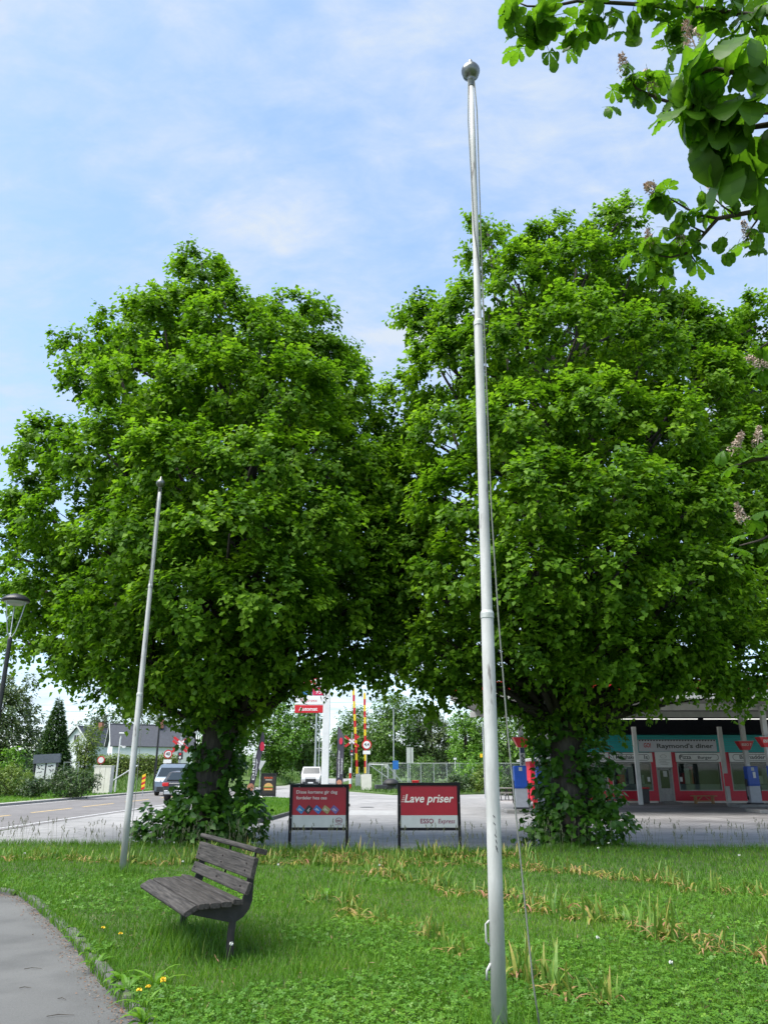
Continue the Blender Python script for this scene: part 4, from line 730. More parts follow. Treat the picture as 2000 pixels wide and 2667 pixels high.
for i, (x, y, a, l) in enumerate(((-2.95, 7.35, .2, .14), (-3.0, 8.45, -.5, .17), (-2.75, 6.75, .1, .09), (-2.35, 6.45, -.2, .07), (-2.2, 6.05, .2, .18), (-3.3, 7.2, .4, .06), (-3.15, 6.3, .6, .06))):
    MB().tube([(-l/2, 0, .008), (-l*.1, .012, .012), (l/2, -.004, .007)], [.0025, .003, .0015], 5).build('twig', TWIGBARK, None, (x, y, .002), a)
    tag(bpy.data.objects[('twig' if i == 0 else 'twig.%03d' % i)], ('longish twig in the middle of the footpath, left of the weeds', 'farthest twig on the footpath, the longest one at the back', 'short twig on the footpath just right of the middle one', 'tiny twig near the kerb litter on the footpath', 'long twig at the bottom edge of the footpath', 'tiny twig at the left edge of the footpath', 'tiny twig at the lower left of the footpath')[i], 'twig', 'twigs on the footpath')
n = 1500; e = [along(kp, q) for q in rng.uniform(2, kl-.5, n)]; of = -np.abs(rng.normal(0, .08, n))-.06
x = np.array([p.x-d.y*o_ for (p, d), o_ in zip(e, of)]); y = np.array([p.y+d.x*o_ for (p, d), o_ in zip(e, of)])
me = scatter_mesh('leaf_litter', *OVAL, np.stack([x, y, np.full(n, .006)+.006*rng.random(n)], 1), np.stack([rng.normal(0, .3, n), rng.normal(0, .3, n), np.ones(n)], 1), np.stack([rng.normal(size=n), rng.normal(size=n), np.zeros(n)], 1), rng.uniform(.008, .022, n), rng.random(n))
tag(link('leaf_litter', me, leafmat('litter', [(0, (.09, .045, .025)), (.6, (.19, .095, .05)), (1, (.25, .17, .1))], trans=.1)), 'reddish brown leaf litter gathered along the kerb', 'leaf litter', kind='stuff')

n = 2600; x, y = turf_spots(n, 4.8, 17, 1.3); n = len(x); cl = patchy(x, y, 2.1, 7.7)+.5*patchy(x, y, 5.3, 2.2) > -.1; x, y = x[cl], y[cl]; n = len(x)
me = scatter_mesh('lawn_litter', *OVAL, np.stack([x, y, .06+.05*rng.random(n)], 1), np.stack([rng.normal(0, .5, n), rng.normal(0, .5, n), np.ones(n)], 1), np.stack([rng.normal(size=n), rng.normal(size=n), rng.normal(0, .4, n)], 1), np.stack([rng.uniform(.02, .07, n), rng.uniform(.004, .014, n), np.full(n, .02)], 1), rng.random(n))
tag(link('lawn_litter', me, MATS['litter']), 'withered brown leaf scraps lying in the foreground lawn', 'leaf litter', kind='stuff')

# ------------------------------------------------------------------ filling station
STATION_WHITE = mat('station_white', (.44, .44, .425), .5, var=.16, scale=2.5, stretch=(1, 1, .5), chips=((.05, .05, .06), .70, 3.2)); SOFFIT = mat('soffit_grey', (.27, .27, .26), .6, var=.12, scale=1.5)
ESSORED = mat('station_red', (.50, .012, .020), .4, var=.10); TEAL = mat('teal_board', (.012, .42, .43), .45, var=.14, scale=3, stretch=(.4, 1, 4)); BLUE = mat('pump_blue', (.008, .075, .42), .35, var=.12); PUMPGREY = mat('pump_grey', (.34, .36, .40), .4, .1, var=.1)
DARKGREY = mat('dark_grey_panel', (.035, .037, .042), .5, var=.2); ROOFBLACK = mat('black_cladding', (.005, .006, .009), .7, var=.3, spec=.1); BOARDWHITE = mat('signboard_white', (.78, .78, .77), .4, var=.06); WALLRED = mat('wall_red', (.58, .008, .035), .45, var=.10); RUBBER = mat('black_rubber', (.012, .012, .013), .6, var=.2)
CONC = mat('concrete', (.25, .245, .235), .85, var=.2, scale=3, bump=.3)
can = thing('fuel_canopy', 'wide flat filling station canopy with red-edged white fascia behind the right lime tree', 'canopy')
CP = [(2.6, 30.2), (30, 28.4), (30, 39.15), (4.9, 39.15)]
MB().plate(CP, .5, lambda a, b, h: (a, b, 4.30+h)).build('roof_deck', STATION_WHITE, can)
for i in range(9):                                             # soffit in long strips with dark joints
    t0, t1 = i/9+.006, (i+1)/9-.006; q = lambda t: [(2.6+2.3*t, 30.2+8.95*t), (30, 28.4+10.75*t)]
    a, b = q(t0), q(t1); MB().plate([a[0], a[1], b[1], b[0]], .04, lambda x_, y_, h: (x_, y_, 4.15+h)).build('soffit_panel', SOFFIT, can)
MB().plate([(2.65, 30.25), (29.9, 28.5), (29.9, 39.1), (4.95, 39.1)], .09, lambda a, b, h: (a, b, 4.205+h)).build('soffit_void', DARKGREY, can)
def fascia(a, b, name, m, z0, z1, off, th=.06):
    a, b = Vector((*a, 0)), Vector((*b, 0)); d = (b-a).normalized(); n_ = Vector((d.y, -d.x, 0)); mid = (a+b)/2+n_*off
    return MB().box((mid.x, mid.y, (z0+z1)/2), ((b-a).length, th, z1-z0), Matrix.Rotation(math.atan2(d.y, d.x), 3, 'Z')).build(name, m, can)
fascia(CP[0], CP[1], 'fascia', STATION_WHITE, 4.1, 4.82, .04); fascia(CP[3], CP[0], 'fascia', STATION_WHITE, 4.1, 4.82, .04)
fascia(CP[0], CP[1], 'red_band', ESSORED, 4.44, 4.79, .08, .03); fascia(CP[3], CP[0], 'red_band', ESSORED, 4.44, 4.79, .08, .03)
for yy in (32.4, 36.9): MB().box((17, yy, 4.02), (26, .22, .25)).build('beam', STATION_WHITE, can)
for xx in (10.2, 18.9): MB().box((xx, 34.5, 4.0), (.3, 8.6, .28)).build('beam', STATION_WHITE, can)
mt = bpy.data.materials.new('tube_light'); mt.use_nodes = True; mt.node_tree.nodes['Principled BSDF'].inputs['Base Color'].default_value = (.8, .8, .78, 1); mt.node_tree.nodes['Principled BSDF'].inputs['Emission Color'].default_value = (1, .98, .92, 1); mt.node_tree.nodes['Principled BSDF'].inputs['Emission Strength'].default_value = .22
for xx in (9.0, 13.3, 17.6, 21.9): MB().box((xx, 38.8, 3.93), (4.0, .07, .05)).build('tube_light', mt, can); MB().box((xx, 38.8, 4.05), (.08, .05, .2)).build('tube_hanger', DARKGREY, can)
def canopy_column(label, x, y, vtext):
    root = thing('canopy_column', label, 'column', (x, y, 0), group='white columns holding up the filling station canopy')
    MB().box((0, 0, 2.02), (.20, .20, 4.06)).build('shaft', STATION_WHITE, root, bevel=.02)
    mb = MB()                                                  # inverted red truncated pyramid, four faces
    b_, t_ = .17, .36; mb.add([(-b_, -.16, 2.44), (b_, -.16, 2.44), (b_, .16, 2.44), (-b_, .16, 2.44), (-t_, -.22, 2.83), (t_, -.22, 2.83), (t_, .22, 2.83), (-t_, .22, 2.83)], [(3, 2, 1, 0), (4, 5, 6, 7), (0, 1, 5, 4), (1, 2, 6, 5), (2, 3, 7, 6), (3, 0, 4, 7)])
    v = mb.build('pump_number_sign', ESSORED, root, bevel=.01)
    MB().box((0, -.235, 2.835), (.74, .02, .02)).build('sign_rim', STATION_WHITE, v)
    if vtext: lettering(vtext, CREAM, v, (0, -.222, 2.62), width=.44, align='CENTER', rot=(R(98), 0, 0), bold=.02)
    return root
c1 = canopy_column('canopy column above the left blue pump, with black scrawl on white', 5.55, 32.4, None)
MB().box((0, -.105, 2.32), (.17, .02, .2)).build('info_plate', mat('navy_plate', (.02, .03, .08), .4), c1)
mb = MB(); r = random.Random(4)
for k in range(14): mb.box((r.uniform(-.05, .05), -.1035, 1.78+k*.028), (r.uniform(.04, .10), .003, r.uniform(.015, .04)), Matrix.Rotation(r.uniform(-.7, .7), 3, 'Y'))
mb.build('scrawl', MATS['marker_black'], c1)
canopy_column('second canopy column behind the left blue pump, half hidden by the trunk', 7.12, 36.9, None)
c2 = canopy_column('canopy column with peeling paint in front of the teal boards', 16.58, 36.95, 'ESSO 7')
MB().box((0, -.106, 1.75), (.10, .01, .16)).build('sticker', WHITE, c2)
canopy_column('nearest canopy column at the right edge of the picture', 15.35, 32.2, 'ESSO 5')
def pump(label, x, y, grp=True, tilt=0):
    root = thing('fuel_pump', label, 'fuel pump', (x, y, 0), group='blue fuel pumps under the canopy')
    MB().box((0, 0, .045), (.56, .46, .09)).build('foot', DARKGREY, root)
    MB().box((0, 0, .44), (.48, .38, .70)).build('lower_cabinet', PUMPGREY, root, bevel=.012)
    MB().box((0, .005, .805), (.50, .42, .03)).build('trim', BLUE, root)
    MB().box((0, 0, 1.22), (.49, .40, .80)).build('upper_cabinet', BLUE, root, bevel=.03)
    for k in range(6): MB().box((-.17+.068*k, -.203, 1.10), (.012, .012, .48)).build('louvre', BLUE, root)
    MB().box((.0, -.204, 1.5), (.13, .01, .14)).build('display', PALEGREY, root)
    for s in (-1, 1):
        MB().box((s*.27, 0, .92), (.07, .16, .30)).build('nozzle_boot', DARKGREY, root, bevel=.01)
        MB().tube([(s*.27, -.05, 1.02), (s*.31, -.05, .95), (s*.33, -.02, .6), (s*.31, 0, .25), (s*.27, .02, .18), (s*.25, .03, .35)], .018, 8).build('hose', RUBBER, root, smooth=True)
    return root
def island(label, x, y, w, d):
    o = MB().box((0, 0, .06), (w, d, .14)).build('pump_island', CONC, None, (x, y, 0), bevel=.03); return tag(o, label, 'pump island', 'raised concrete islands under the pumps')
pump('left blue and grey fuel pump seen between the tall flagpole and the right lime trunk', 5.33, 31.9).location.z = .11; island('concrete pump island under the left blue pump', 5.75, 32.2, 2.1, 1.3)
p2 = pump('blue fuel pump in front of the diner, with a white notice on it', 16.45, 36.4); p2.location.z = .11; MB().box((.04, -.207, 1.25), (.12, .008, .26)).build('notice', WHITE, p2)
island('concrete pump island under the pump in front of the diner', 16.6, 36.75, 2.0, 1.3)
pump('rightmost fuel pump, cut by the right edge of the picture', 15.3, 31.75).location.z = .11; island('concrete pump island at the right edge of the picture', 15.5, 32.0, 2.4, 1.3)
p3 = pump('fuel pump half hidden behind the right lime trunk', 7.05, 36.4); p3.location.z = .11; island('concrete pump island half hidden behind the right lime trunk', 7.2, 36.7, 2, 1.3)
ex = thing('fire_extinguisher', 'red fire extinguisher box beside the left blue pump', 'extinguisher', (5.85, 31.75, .13))
MB().box((0, 0, .3), (.18, .16, .60)).build('box', ESSORED, ex, bevel=.02); MB().box((0, 0, .62), (.20, .18, .05)).build('lid', STATION_WHITE, ex, bevel=.01)

# ------------------------------------------------------------------ the diner
D = thing('diner_building', 'low red and teal diner with black roof edge and white signboards under the canopy', 'building', (0, 41, 0))
X0, X1 = 9.2, 27.0
GREYREFL = mat('reflection_grey', (.24, .26, .27), .5, var=.12); FRAMEG = mat('grey_frame', (.36, .35, .33), .5, var=.1)
MB().box(((X0+X1)/2, 4.0, 2.0), (X1-X0, 7.0, 4.0)).build('rear_wall', DARKGREY, D)                      # dark interior mass, front at y 0.5
MB().box(((X0+X1)/2, .6, 4.06), (X1-X0+.4, 4.6, .28)).build('roof', ROOFBLACK, D)
MB().box(((X0+X1)/2, -.86, 3.60), (X1-X0+.2, 1.68, .66)).build('black_fascia', ROOFBLACK, D, bevel=.01)
for k in range(9): MB().box(((X0+X1)/2, -.02-.004*(k % 2), 2.475+.104*k), (X1-X0, .05, .096)).build('cladding_board', TEAL, D, bevel=.006)
def wallpiece(x0, x1, z0, z1, m=WALLRED, y=.0, name='wall_panel', d=.12): return MB().box(((x0+x1)/2, y+d/2, (z0+z1)/2), (x1-x0, d, z1-z0)).build(name, m, D)
wins = [(9.7, 11.3), (11.50, 13.53), (14.83, 17.0), (17.52, 19.9), (20.4, 22.8), (23.2, 25.6)]
edges = [X0] + [q for w_ in wins for q in w_] + [X1]
for i in range(0, len(edges), 2):
    a, b = edges[i], edges[i+1]
    if abs(a-13.53) < .01: wallpiece(13.53, 13.77, .10, 2.44); wallpiece(14.57, 14.83, .10, 2.44)
    else: wallpiece(a, b, .10, 2.44)
for (a, b) in wins: wallpiece(a, b, .10, .57)
wallpiece(X0, 13.7, -.05, .10, OFFWHITE, -.03, 'plinth', .14); wallpiece(14.6, X1, -.05, .10, OFFWHITE, -.03, 'plinth', .14)
r = random.Random(9)
for i, (a, b) in enumerate(wins):
    fr = MB().box(((a+b)/2, .04, .595), (b-a, .10, .05)).box(((a+b)/2, .04, 1.905), (b-a, .10, .05)).box((a+.025, .04, 1.25), (.05, .10, 1.26)).box((b-.025, .04, 1.25), (.05, .10, 1.26)).build('window_frame', FRAMEG, D)
    MB().box(((a+b)/2, .05, 1.25), (b-a-.1, .012, 1.26)).build('pane', GLASS, fr)
    MB().box(((a+b)/2, .075, .75), (b-a-.1, .012, .27)).build('reflection_strip', GREYREFL, fr)  # kerb's reflection low in the window, painted as a plain grey strip
    for k in range(5):
        cx = r.uniform(a+.2, b-.2); h_ = r.uniform(.3, .9)
        MB().box((cx, .36, .9+h_/2), (r.uniform(.15, .4), .1, h_)).build('shop_fitting', r.choice((ESSORED, DARKGREY, mat('navy_plate', (0, 0, 0)), PALEGREY, STATION_WHITE, OFFWHITE)), fr)
    if i in (1, 2): MB().box(((13.35 if i == 1 else 14.98), .038, 1.12), (.13, .006, .22)).build('notice', WHITE, fr)
def signboard(x0, x1, z0, z1, words, y=-.06):
    s = MB().box(((x0+x1)/2, y, (z0+z1)/2), (x1-x0, .07, z1-z0)).build('signboard', BOARDWHITE, D, bevel=.01)
    # rounded outline
    n_ = 12; cz = (z0+z1)/2; rr = (z1-z0)/2-.07; ps = []
    for q in (1, .82):
        R_ = rr*q
        for k in range(n_+1): a = R(90+180*k/n_); ps.append((x0+.16+rr+R_*math.cos(a), y-.039, cz+R_*math.sin(a)))
        for k in range(n_+1): a = R(-90+180*k/n_); ps.append((x1-.16-rr+R_*math.cos(a), y-.039, cz+R_*math.sin(a)))
    N_ = 2*(n_+1); MB().add(ps, [(k, (k+1) % N_, N_+(k+1) % N_, N_+k) for k in range(N_)]).build('outline', mat('sign_outline', (.22, .19, .20), .5), s)
    for t_, xx, wd in words: lettering(t_, DARKGREY, s, (xx, y-.0375, cz-.075), width=wd, height=.19, bold=.012)
    return s
signboard(9.4, 11.38, 1.95, 2.40, []); signboard(11.45, 13.6, 1.95, 2.40, [('Milkshake', 11.75, .98), ('Is', 13.18, .18)]); signboard(14.78, 17.12, 1.95, 2.40, [('Pizza', 14.98, .58), ('Burger', 15.9, .72)]); signboard(17.5, 20.2, 1.95, 2.40, [('Bannadder', 18.02, 1.30)]); signboard(20.4, 22.9, 1.95, 2.40, [])
ms_ = MB().box((14.93, -.10, 2.74), (3.95, .10, .58)).build('main_sign', mat('sign_lilac_grey', (.60, .60, .66), .45, var=.06), D, bevel=.01)
lettering("Raymond's diner", DARKGREY, ms_, (13.87, -.152, 2.63), width=2.86, height=.29, bold=.02)
lettering('GO!', ESSORED, ms_, (13.2, -.152, 2.66), width=.36, height=.22, bold=.03)
for k in range(27): MB().box((13.02+.146*k, -.1515, 2.99), (.073, .004, .055)).build('checker', ROOFBLACK, ms_)
ds = MB().box((14.16, -.05, 2.07), (.82, .06, .74)).build('menu_board', BOARDWHITE, D, bevel=.01)
r = random.Random(2)
oval('menu_badge', FRAMEG, ds, (14.16, 2.22), .16, .09, .14, -.084)
for k in range(4): MB().box((14.16+r.uniform(-.04, .04), -.083, 2.05-.07*k), (r.uniform(.3, .6), .004, .022)).build('menu_line', FRAMEG, ds)
dr = MB().box((13.80, .03, .87), (.07, .10, 1.66)).box((14.53, .03, .87), (.07, .10, 1.66)).box((14.165, .03, 1.68), (.66, .10, .07)).build('door_frame', FRAMEG, D)
dl = MB().box((14.165, .05, .38), (.66, .05, .62)).box((13.885, .05, 1.15), (.10, .05, .96)).box((14.445, .05, 1.15), (.10, .05, .96)).box((14.165, .05, 1.60), (.66, .05, .08)).build('door', mat('door_grey', (.33, .33, .32), .5), D)
MB().box((14.165, .055, 1.12), (.47, .012, .9)).build('pane', GLASS, dl); MB().box((14.2, .046, 1.38), (.2, .006, .28)).build('notice', PALEGREY, dl)
for k in range(4): MB().box((14.165, .02, .20+.12*k), (.5, .02, .02)).build('kick_rail', FRAMEG, dl)
MB().tube([(13.9, -.01, .75), (13.9, -.03, .8), (13.9, -.03, 1.05), (13.9, -.01, 1.1)], .012, 6).build('handle', METALGREY, dl)
MB().plate([(13.72, -.75), (14.62, -.75), (14.62, -.04), (13.72, -.04)], .06, lambda a, b, h: (a, b, h)).build('door_step', CONC, D)
for xx in (8.0, 12.26, 16.47, 20.7, 24.9): MB().box((xx, -1.78, 1.78), (.19, .19, 3.6)).build('veranda_post', WHITE if xx != 16.47 else STATION_WHITE, D, bevel=.012)
MB().box((16.47, -1.9, 1.12), (.24, .05, .58)).build('post_box', WALLRED, D, bevel=.01)
kb = thing('red_kiosk', 'small red side building with a white roof edge behind the left pump', 'kiosk', (8.7, 44.5, 0))
MB().box((0, 0, 1.05), (1.9, 3, 2.1)).build('wall', WALLRED, kb); MB().box((0, -.1, 2.17), (2.3, 3.4, .12), Matrix.Rotation(R(-6), 3, 'Y')).build('roof', STATION_WHITE, kb); MB().box((-.2, -1.52, 1.2), (.9, .04, .8)).build('window', DARKGREY, kb); MB().box((-.2, -1.545, 1.2), (.8, .02, .7)).build('pane', GLASS, kb)
bin_ = thing('litter_bin', 'dark litter bin with a red lid beside the white post of the diner', 'bin', (12.66, 39.9, 0))
MB().box((0, 0, .36), (.40, .38, .66), taper=1.12).build('body', DARKGREY, bin_, bevel=.03); MB().box((0, 0, .73), (.48, .45, .08)).build('lid', ESSORED, bin_, bevel=.02)
PINE = mat('pale_pine', (.42, .26, .11), .6, var=.2, scale=6, stretch=(.4, 4, 4))
bn = thing('pine_bench', 'pale pine bench against the red diner wall under the window', 'bench', (15.68, 40.2, 0))
for k in range(3): MB().box((0, -.13+.12*k, .36), (1.2, .10, .04)).build('seat_slat', PINE, bn, bevel=.006)
for s in (-1, 1):
    for q in (-1, 1): MB().box((s*.42, q*.11, .17), (.06, .05, .34)).build('leg', PINE, bn)
    MB().tube([(s*.40, 0, .05), (s*.08, 0, .33)], .022, 4).build('brace', PINE, bn)
MB().box((0, 0, .12), (.84, .04, .05)).build('stretcher', PINE, bn)
pt = thing('picnic_table', 'grey picnic table with benches beyond the left pump', 'table', (6.75, 45, 0))
GREYWOOD = mat('grey_wood', (.20, .20, .18), .8, var=.3)
for k in range(4): MB().box((0, -.3+.2*k, .62), (1.9, .17, .04)).build('top_plank', GREYWOOD, pt)
for q in (-.65, .65): MB().box((0, q, .38), (1.9, .22, .04)).build('seat_plank', GREYWOOD, pt)
for xx in (-.8, -.4, 0, .4, .8):
    for s in (-1, 1): MB().tube([(xx, s*.62, 0), (xx, s*.15, .6)], .03, 4).build('leg', DARKGREY, pt)

# ------------------------------------------------------------------ street lamp at the left edge
sl = thing('street_lamp', 'black post-top street lamp with a flat disc hood at the left edge', 'street lamp', (-6.56, 13.5, .04)); sl.scale = (.72, .72, .81)
LAMPBLACK = mat('lamp_black', (.018, .018, .02), .4, var=.2)
MB().lathe([(.09, 0), (.085, .1), (.06, 1.2), (.05, 4.55), (.055, 4.6), (.03, 4.65)], 14).build('post', LAMPBLACK, sl, smooth=True)
for a in (0, 2.09, 4.19): MB().tube([(0, 0, 4.6), (.10*math.cos(a), .10*math.sin(a), 4.75), (.2*math.cos(a), .2*math.sin(a), 5.15), (.25*math.cos(a), .25*math.sin(a), 5.42)], .013, 6).build('arm', METALGREY, sl)
hd = MB().lathe([(.30, 5.42), (.335, 5.44), (.32, 5.48), (.22, 5.55), (.1, 5.59), (.01, 5.60)], 28).build('hood', LAMPBLACK, sl, smooth=True); MB().lathe([(.18, 5.36), (.25, 5.40), (.27, 5.419), (.01, 5.419)], 24).build('diffuser', PALEGREY, hd)

# ------------------------------------------------------------------ background trees and shrubs
def lobes_for(rg, rx, ry, z0, z1, k, shape='round'):
    out = []
    for i in range(k):
        t = rg.random(); z = z0+(z1-z0)*(.12+.8*t); f = math.sin(math.pi*min(1, max(.12, (.18+.72*t))))**.7 if shape == 'round' else (1-.8*t)
        a = rg.uniform(0, 6.28); q = math.sqrt(rg.random())*.72; r_ = rg.uniform(.32, .5)*min(rx, (z1-z0)/2)*(.6+.5*f)
        out.append((math.cos(a)*q*rx*f, math.sin(a)*q*ry*f, z, r_, r_, r_*rg.uniform(.75, 1.0)))
    out.append((0, 0, (z0+z1)/2, rx*.6, ry*.6, (z1-z0)*.4)); return out
def tree(name, label, x, y, h, rx, z0, m, n, leaf, seed, cat='tree', group=None, k=14, tr=.16, zb=.05, shape='round', droop=.5):
    rg = np.random.default_rng(seed); rd = random.Random(seed); root = thing(name, label, cat, (x, y, zb), group=group); lo = lobes_for(rg, rx, rx, z0, h-rx*.15, k, shape)
    mb = MB(); mb.tube([(0, 0, -.15), (rd.uniform(-.1, .1), 0, h*.2), (rd.uniform(-.2, .2), .1, h*.45), (0, 0, h*.85)], [tr*1.25, tr, tr*.75, tr*.2], 8)
    for a in lo[:10]: limb(mb, (0, 0, min(h*.6, max(.1, a[2]*.55))), a[:3], tr*.4, .02, rd, .08, 5, 5)
    mb.build('trunk' if cat == 'tree' else 'stems', BARK, root, smooth=True)
    P, N, D_, S, T = crown_points(lo, n, rg, leaf, twig=leaf*2.6, per=10, core=.6, droop=droop); kk = P[:, 2] > .03
    tag(link('crown' if cat == 'tree' else 'foliage', scatter_mesh('crown', *OVAL, P[kk], N[kk], D_[kk], S[kk], T[kk]), m, root), kind='stuff'); return root
tree('birch_tree', 'tall loose grey-green birch at the left edge behind the shrubs', -26.3, 54, 8.6, 2.9, .6, BIRCHM, 15000, .22, 1, k=22, droop=1.4)
tree('birch_tree', 'second grey-green birch, cut by the left edge of the picture', -31.5, 56, 7.5, 2.6, .8, BIRCHM, 9000, .22, 2, k=16, droop=1.4)
tree('shrub', 'yellow-green shrub at the left edge beside the road', -21.9, 47.5, 2.0, 1.9, .0, YELLOWISH, 5200, .12, 3, cat='shrub', k=12, tr=.03)
tree('shrub', 'dark purple-brown and green shrub in front of the cream cabinet', -17.6, 46.0, 1.85, 1.75, .0, DARKLEAF, 5200, .11, 4, cat='shrub', k=13, tr=.03)
tree('shrub', 'smaller dark shrub between the yellow-green shrub and the road', -19.6, 45.6, 1.15, 1.1, .0, DARKLEAF, 2400, .11, 5, cat='shrub', k=8, tr=.03)
tree('sapling', 'fresh green elder sapling in front of the grey notice shelter', -22.9, 49.6, 2.9, .9, 1.3, BRIGHT, 800, .16, 6, k=6, tr=.03)
tree('conifer_hedge_tree', 'pale yellow-green columnar tree between the spruce and the white house', -24.0, 65, 5.0, 1.05, .3, YELLOWISH, 5000, .14, 7, k=14, tr=.08, zb=.6)
def spruce(label, x, y, h, r0, seed):
    rg = np.random.default_rng(seed); root = thing('spruce_tree', label, 'tree', (x, y, .8)); MB().tube([(0, 0, -.3), (0, 0, h)], [.16, .02], 8).build('trunk', BARK, root)
    n = 15000; t = 1-np.sqrt(rg.random(n)*.97+.002); z = t*h*.97+.25; wh = rg.uniform(0, 6.283, n); layer = .80+.25*np.abs(np.sin(z*7.5)); r_ = r0*(1-t)**.9*np.sqrt(rg.uniform(.12, 1, n))*layer
    P = np.stack([r_*np.cos(wh), r_*np.sin(wh), z-.28*r_], 1); out = unit(np.stack([np.cos(wh), np.sin(wh), np.zeros(n)], 1)); D_ = out+np.array([0, 0, -.35])+rg.normal(0, .4, (n, 3)); N = np.array([0, 0, 1.])+rg.normal(0, .4, (n, 3))
    tag(link('crown', scatter_mesh('crown', *OVAL, P, N, D_, np.stack([rg.uniform(.22, .42, n), rg.uniform(.10, .2, n), rg.uniform(.2, .3, n)], 1), .45+rg.normal(0, .18, n)), NEEDLE, root), kind='stuff')
spruce('dark green pointed spruce beside the grey-green birch', -30.85, 75, 7.4, 2.1, 12)
# deciduous trees round the level crossing
BG = [('bright green leafy tree left of the white price pylon', -12.2, 92, 9.8, 3.0, BRIGHT, 7000, .26), ('tree nearest the pylon on its left side, dark trunk in tall grass', -9.6, 96, 9.0, 2.2, BROAD, 6000, .24), ('green tree half hidden by the left lime trunk, behind the leaning dark flag', -16.6, 88, 9.5, 3.2, BRIGHT, 7000, .26),
      ('tall mid-green tree just right of the pylon beyond the raised barriers', -3.6, 112, 10.6, 3.6, BROAD, 8000, .28), ('broad mid-green tree behind the raised barriers', 1.4, 108, 11.4, 4.2, BROAD, 9000, .28), ('grey-green tree behind the chain link fence, left of the tall flagpole', 6.6, 110, 10.2, 3.8, BIRCHM, 8000, .28),
      ('pale bright tree close to the left of the tall flagpole', 9.8, 96, 8.6, 2.9, BRIGHT, 7000, .24), ('dark tree low at the foot of the street with the pickup', -7.2, 150, 9.5, 3.4, DARKLEAF, 5000, .32), ('tree seen between the tall flagpole and the left pump', 14.5, 95, 9.0, 3.6, BROAD, 7000, .28), ('tree behind the red kiosk', 17.5, 84, 7.6, 2.8, BRIGHT, 6000, .26), ('tall tree at the far left beyond the white house', -42, 120, 11, 4.5, DARKLEAF, 5000, .34), ('dark tree behind the roof of the white house', -31, 112, 9.6, 4.2, DARKLEAF, 5000, .34)]
for i, (lb, x, y, h, rx, m, n, lf) in enumerate(BG): tree('broadleaf_tree', lb, x, y, h, rx, .9, m, int(n*1.35), lf*1.15, 60+i, group='trees beyond the road and railway', k=18, tr=.2)
for i, (lb, x, y, h, rx, m, n) in enumerate((('bright green bush in front of the chain link fence beside the tall flagpole', 7.4, 60.5, 3.4, 2.0, BRIGHT, 5200), ('low dark bush at the edge of the forecourt left of the tall flagpole', 5.4, 57.6, 1.25, 1.5, DARKLEAF, 3800), ('yellowish bush beside the low dark bush by the fence', 7.0, 57.2, 1.9, 1.2, YELLOWISH, 3000), ('low bush behind the picnic table', 8.4, 53, 1.3, 1.6, DARKLEAF, 3000), ('bush behind the fence left of the bright green bush', 3.9, 79.5, 3.2, 2.2, BROAD, 3000), ('low bushy growth beneath the trees left of the fence', .2, 92, 2.6, 3.0, BROAD, 3000))):
    tree('bush', lb, x, y, h, rx, .0, m, n, .14, 90+i, cat='bush', k=11, tr=.03)
rg = np.random.default_rng(5); n = 26000; x = rg.uniform(-130, 130, n); y = 165+rg.uniform(0, 14, n)+.08*np.abs(x); top = 5.2+1.2*np.sin(x*.09)+.9*np.sin(x*.31+1)+.6*np.sin(x*.83); z = top*np.sqrt(rg.random(n))
me = scatter_mesh('far_wood', *OVAL, np.stack([x, y, z], 1), np.stack([rg.normal(0, .5, n), -.6+rg.normal(0, .4, n), .6+rg.normal(0, .4, n)], 1), rg.normal(size=(n, 3)), rg.uniform(.7, 1.3, n), .4+rg.normal(0, .2, n)); tag(link('far_wood', me, BROAD), 'far line of woodland along the horizon', 'wood', kind='stuff')
hd_ = thing('hedge', 'clipped green hedge in front of the white house', 'hedge', (-21.3, 70, .9)); rg = np.random.default_rng(8); n = 6000
P = np.stack([rg.uniform(-3.4, 3.6, n), rg.uniform(-.5, .5, n), rg.uniform(0, 1.9, n)], 1); P[:, 1] = np.where(rg.random(n) < .6, -.5+rg.normal(0, .08, n), P[:, 1]); P[:, 2] += .08*np.sin(P[:, 0]*3)
tag(link('foliage', scatter_mesh('foliage', *OVAL, P, np.stack([rg.normal(0, .5, n), -.5+rg.normal(0, .4, n), .6+rg.normal(0, .4, n)], 1), rg.normal(size=(n, 3)), rg.uniform(.1, .2, n), .5+rg.normal(0, .2, n)), YELLOWISH, hd_), kind='stuff')
MB().box((0, .1, .8), (6.8, .5, 1.6)).build('stems', BARK, hd_)

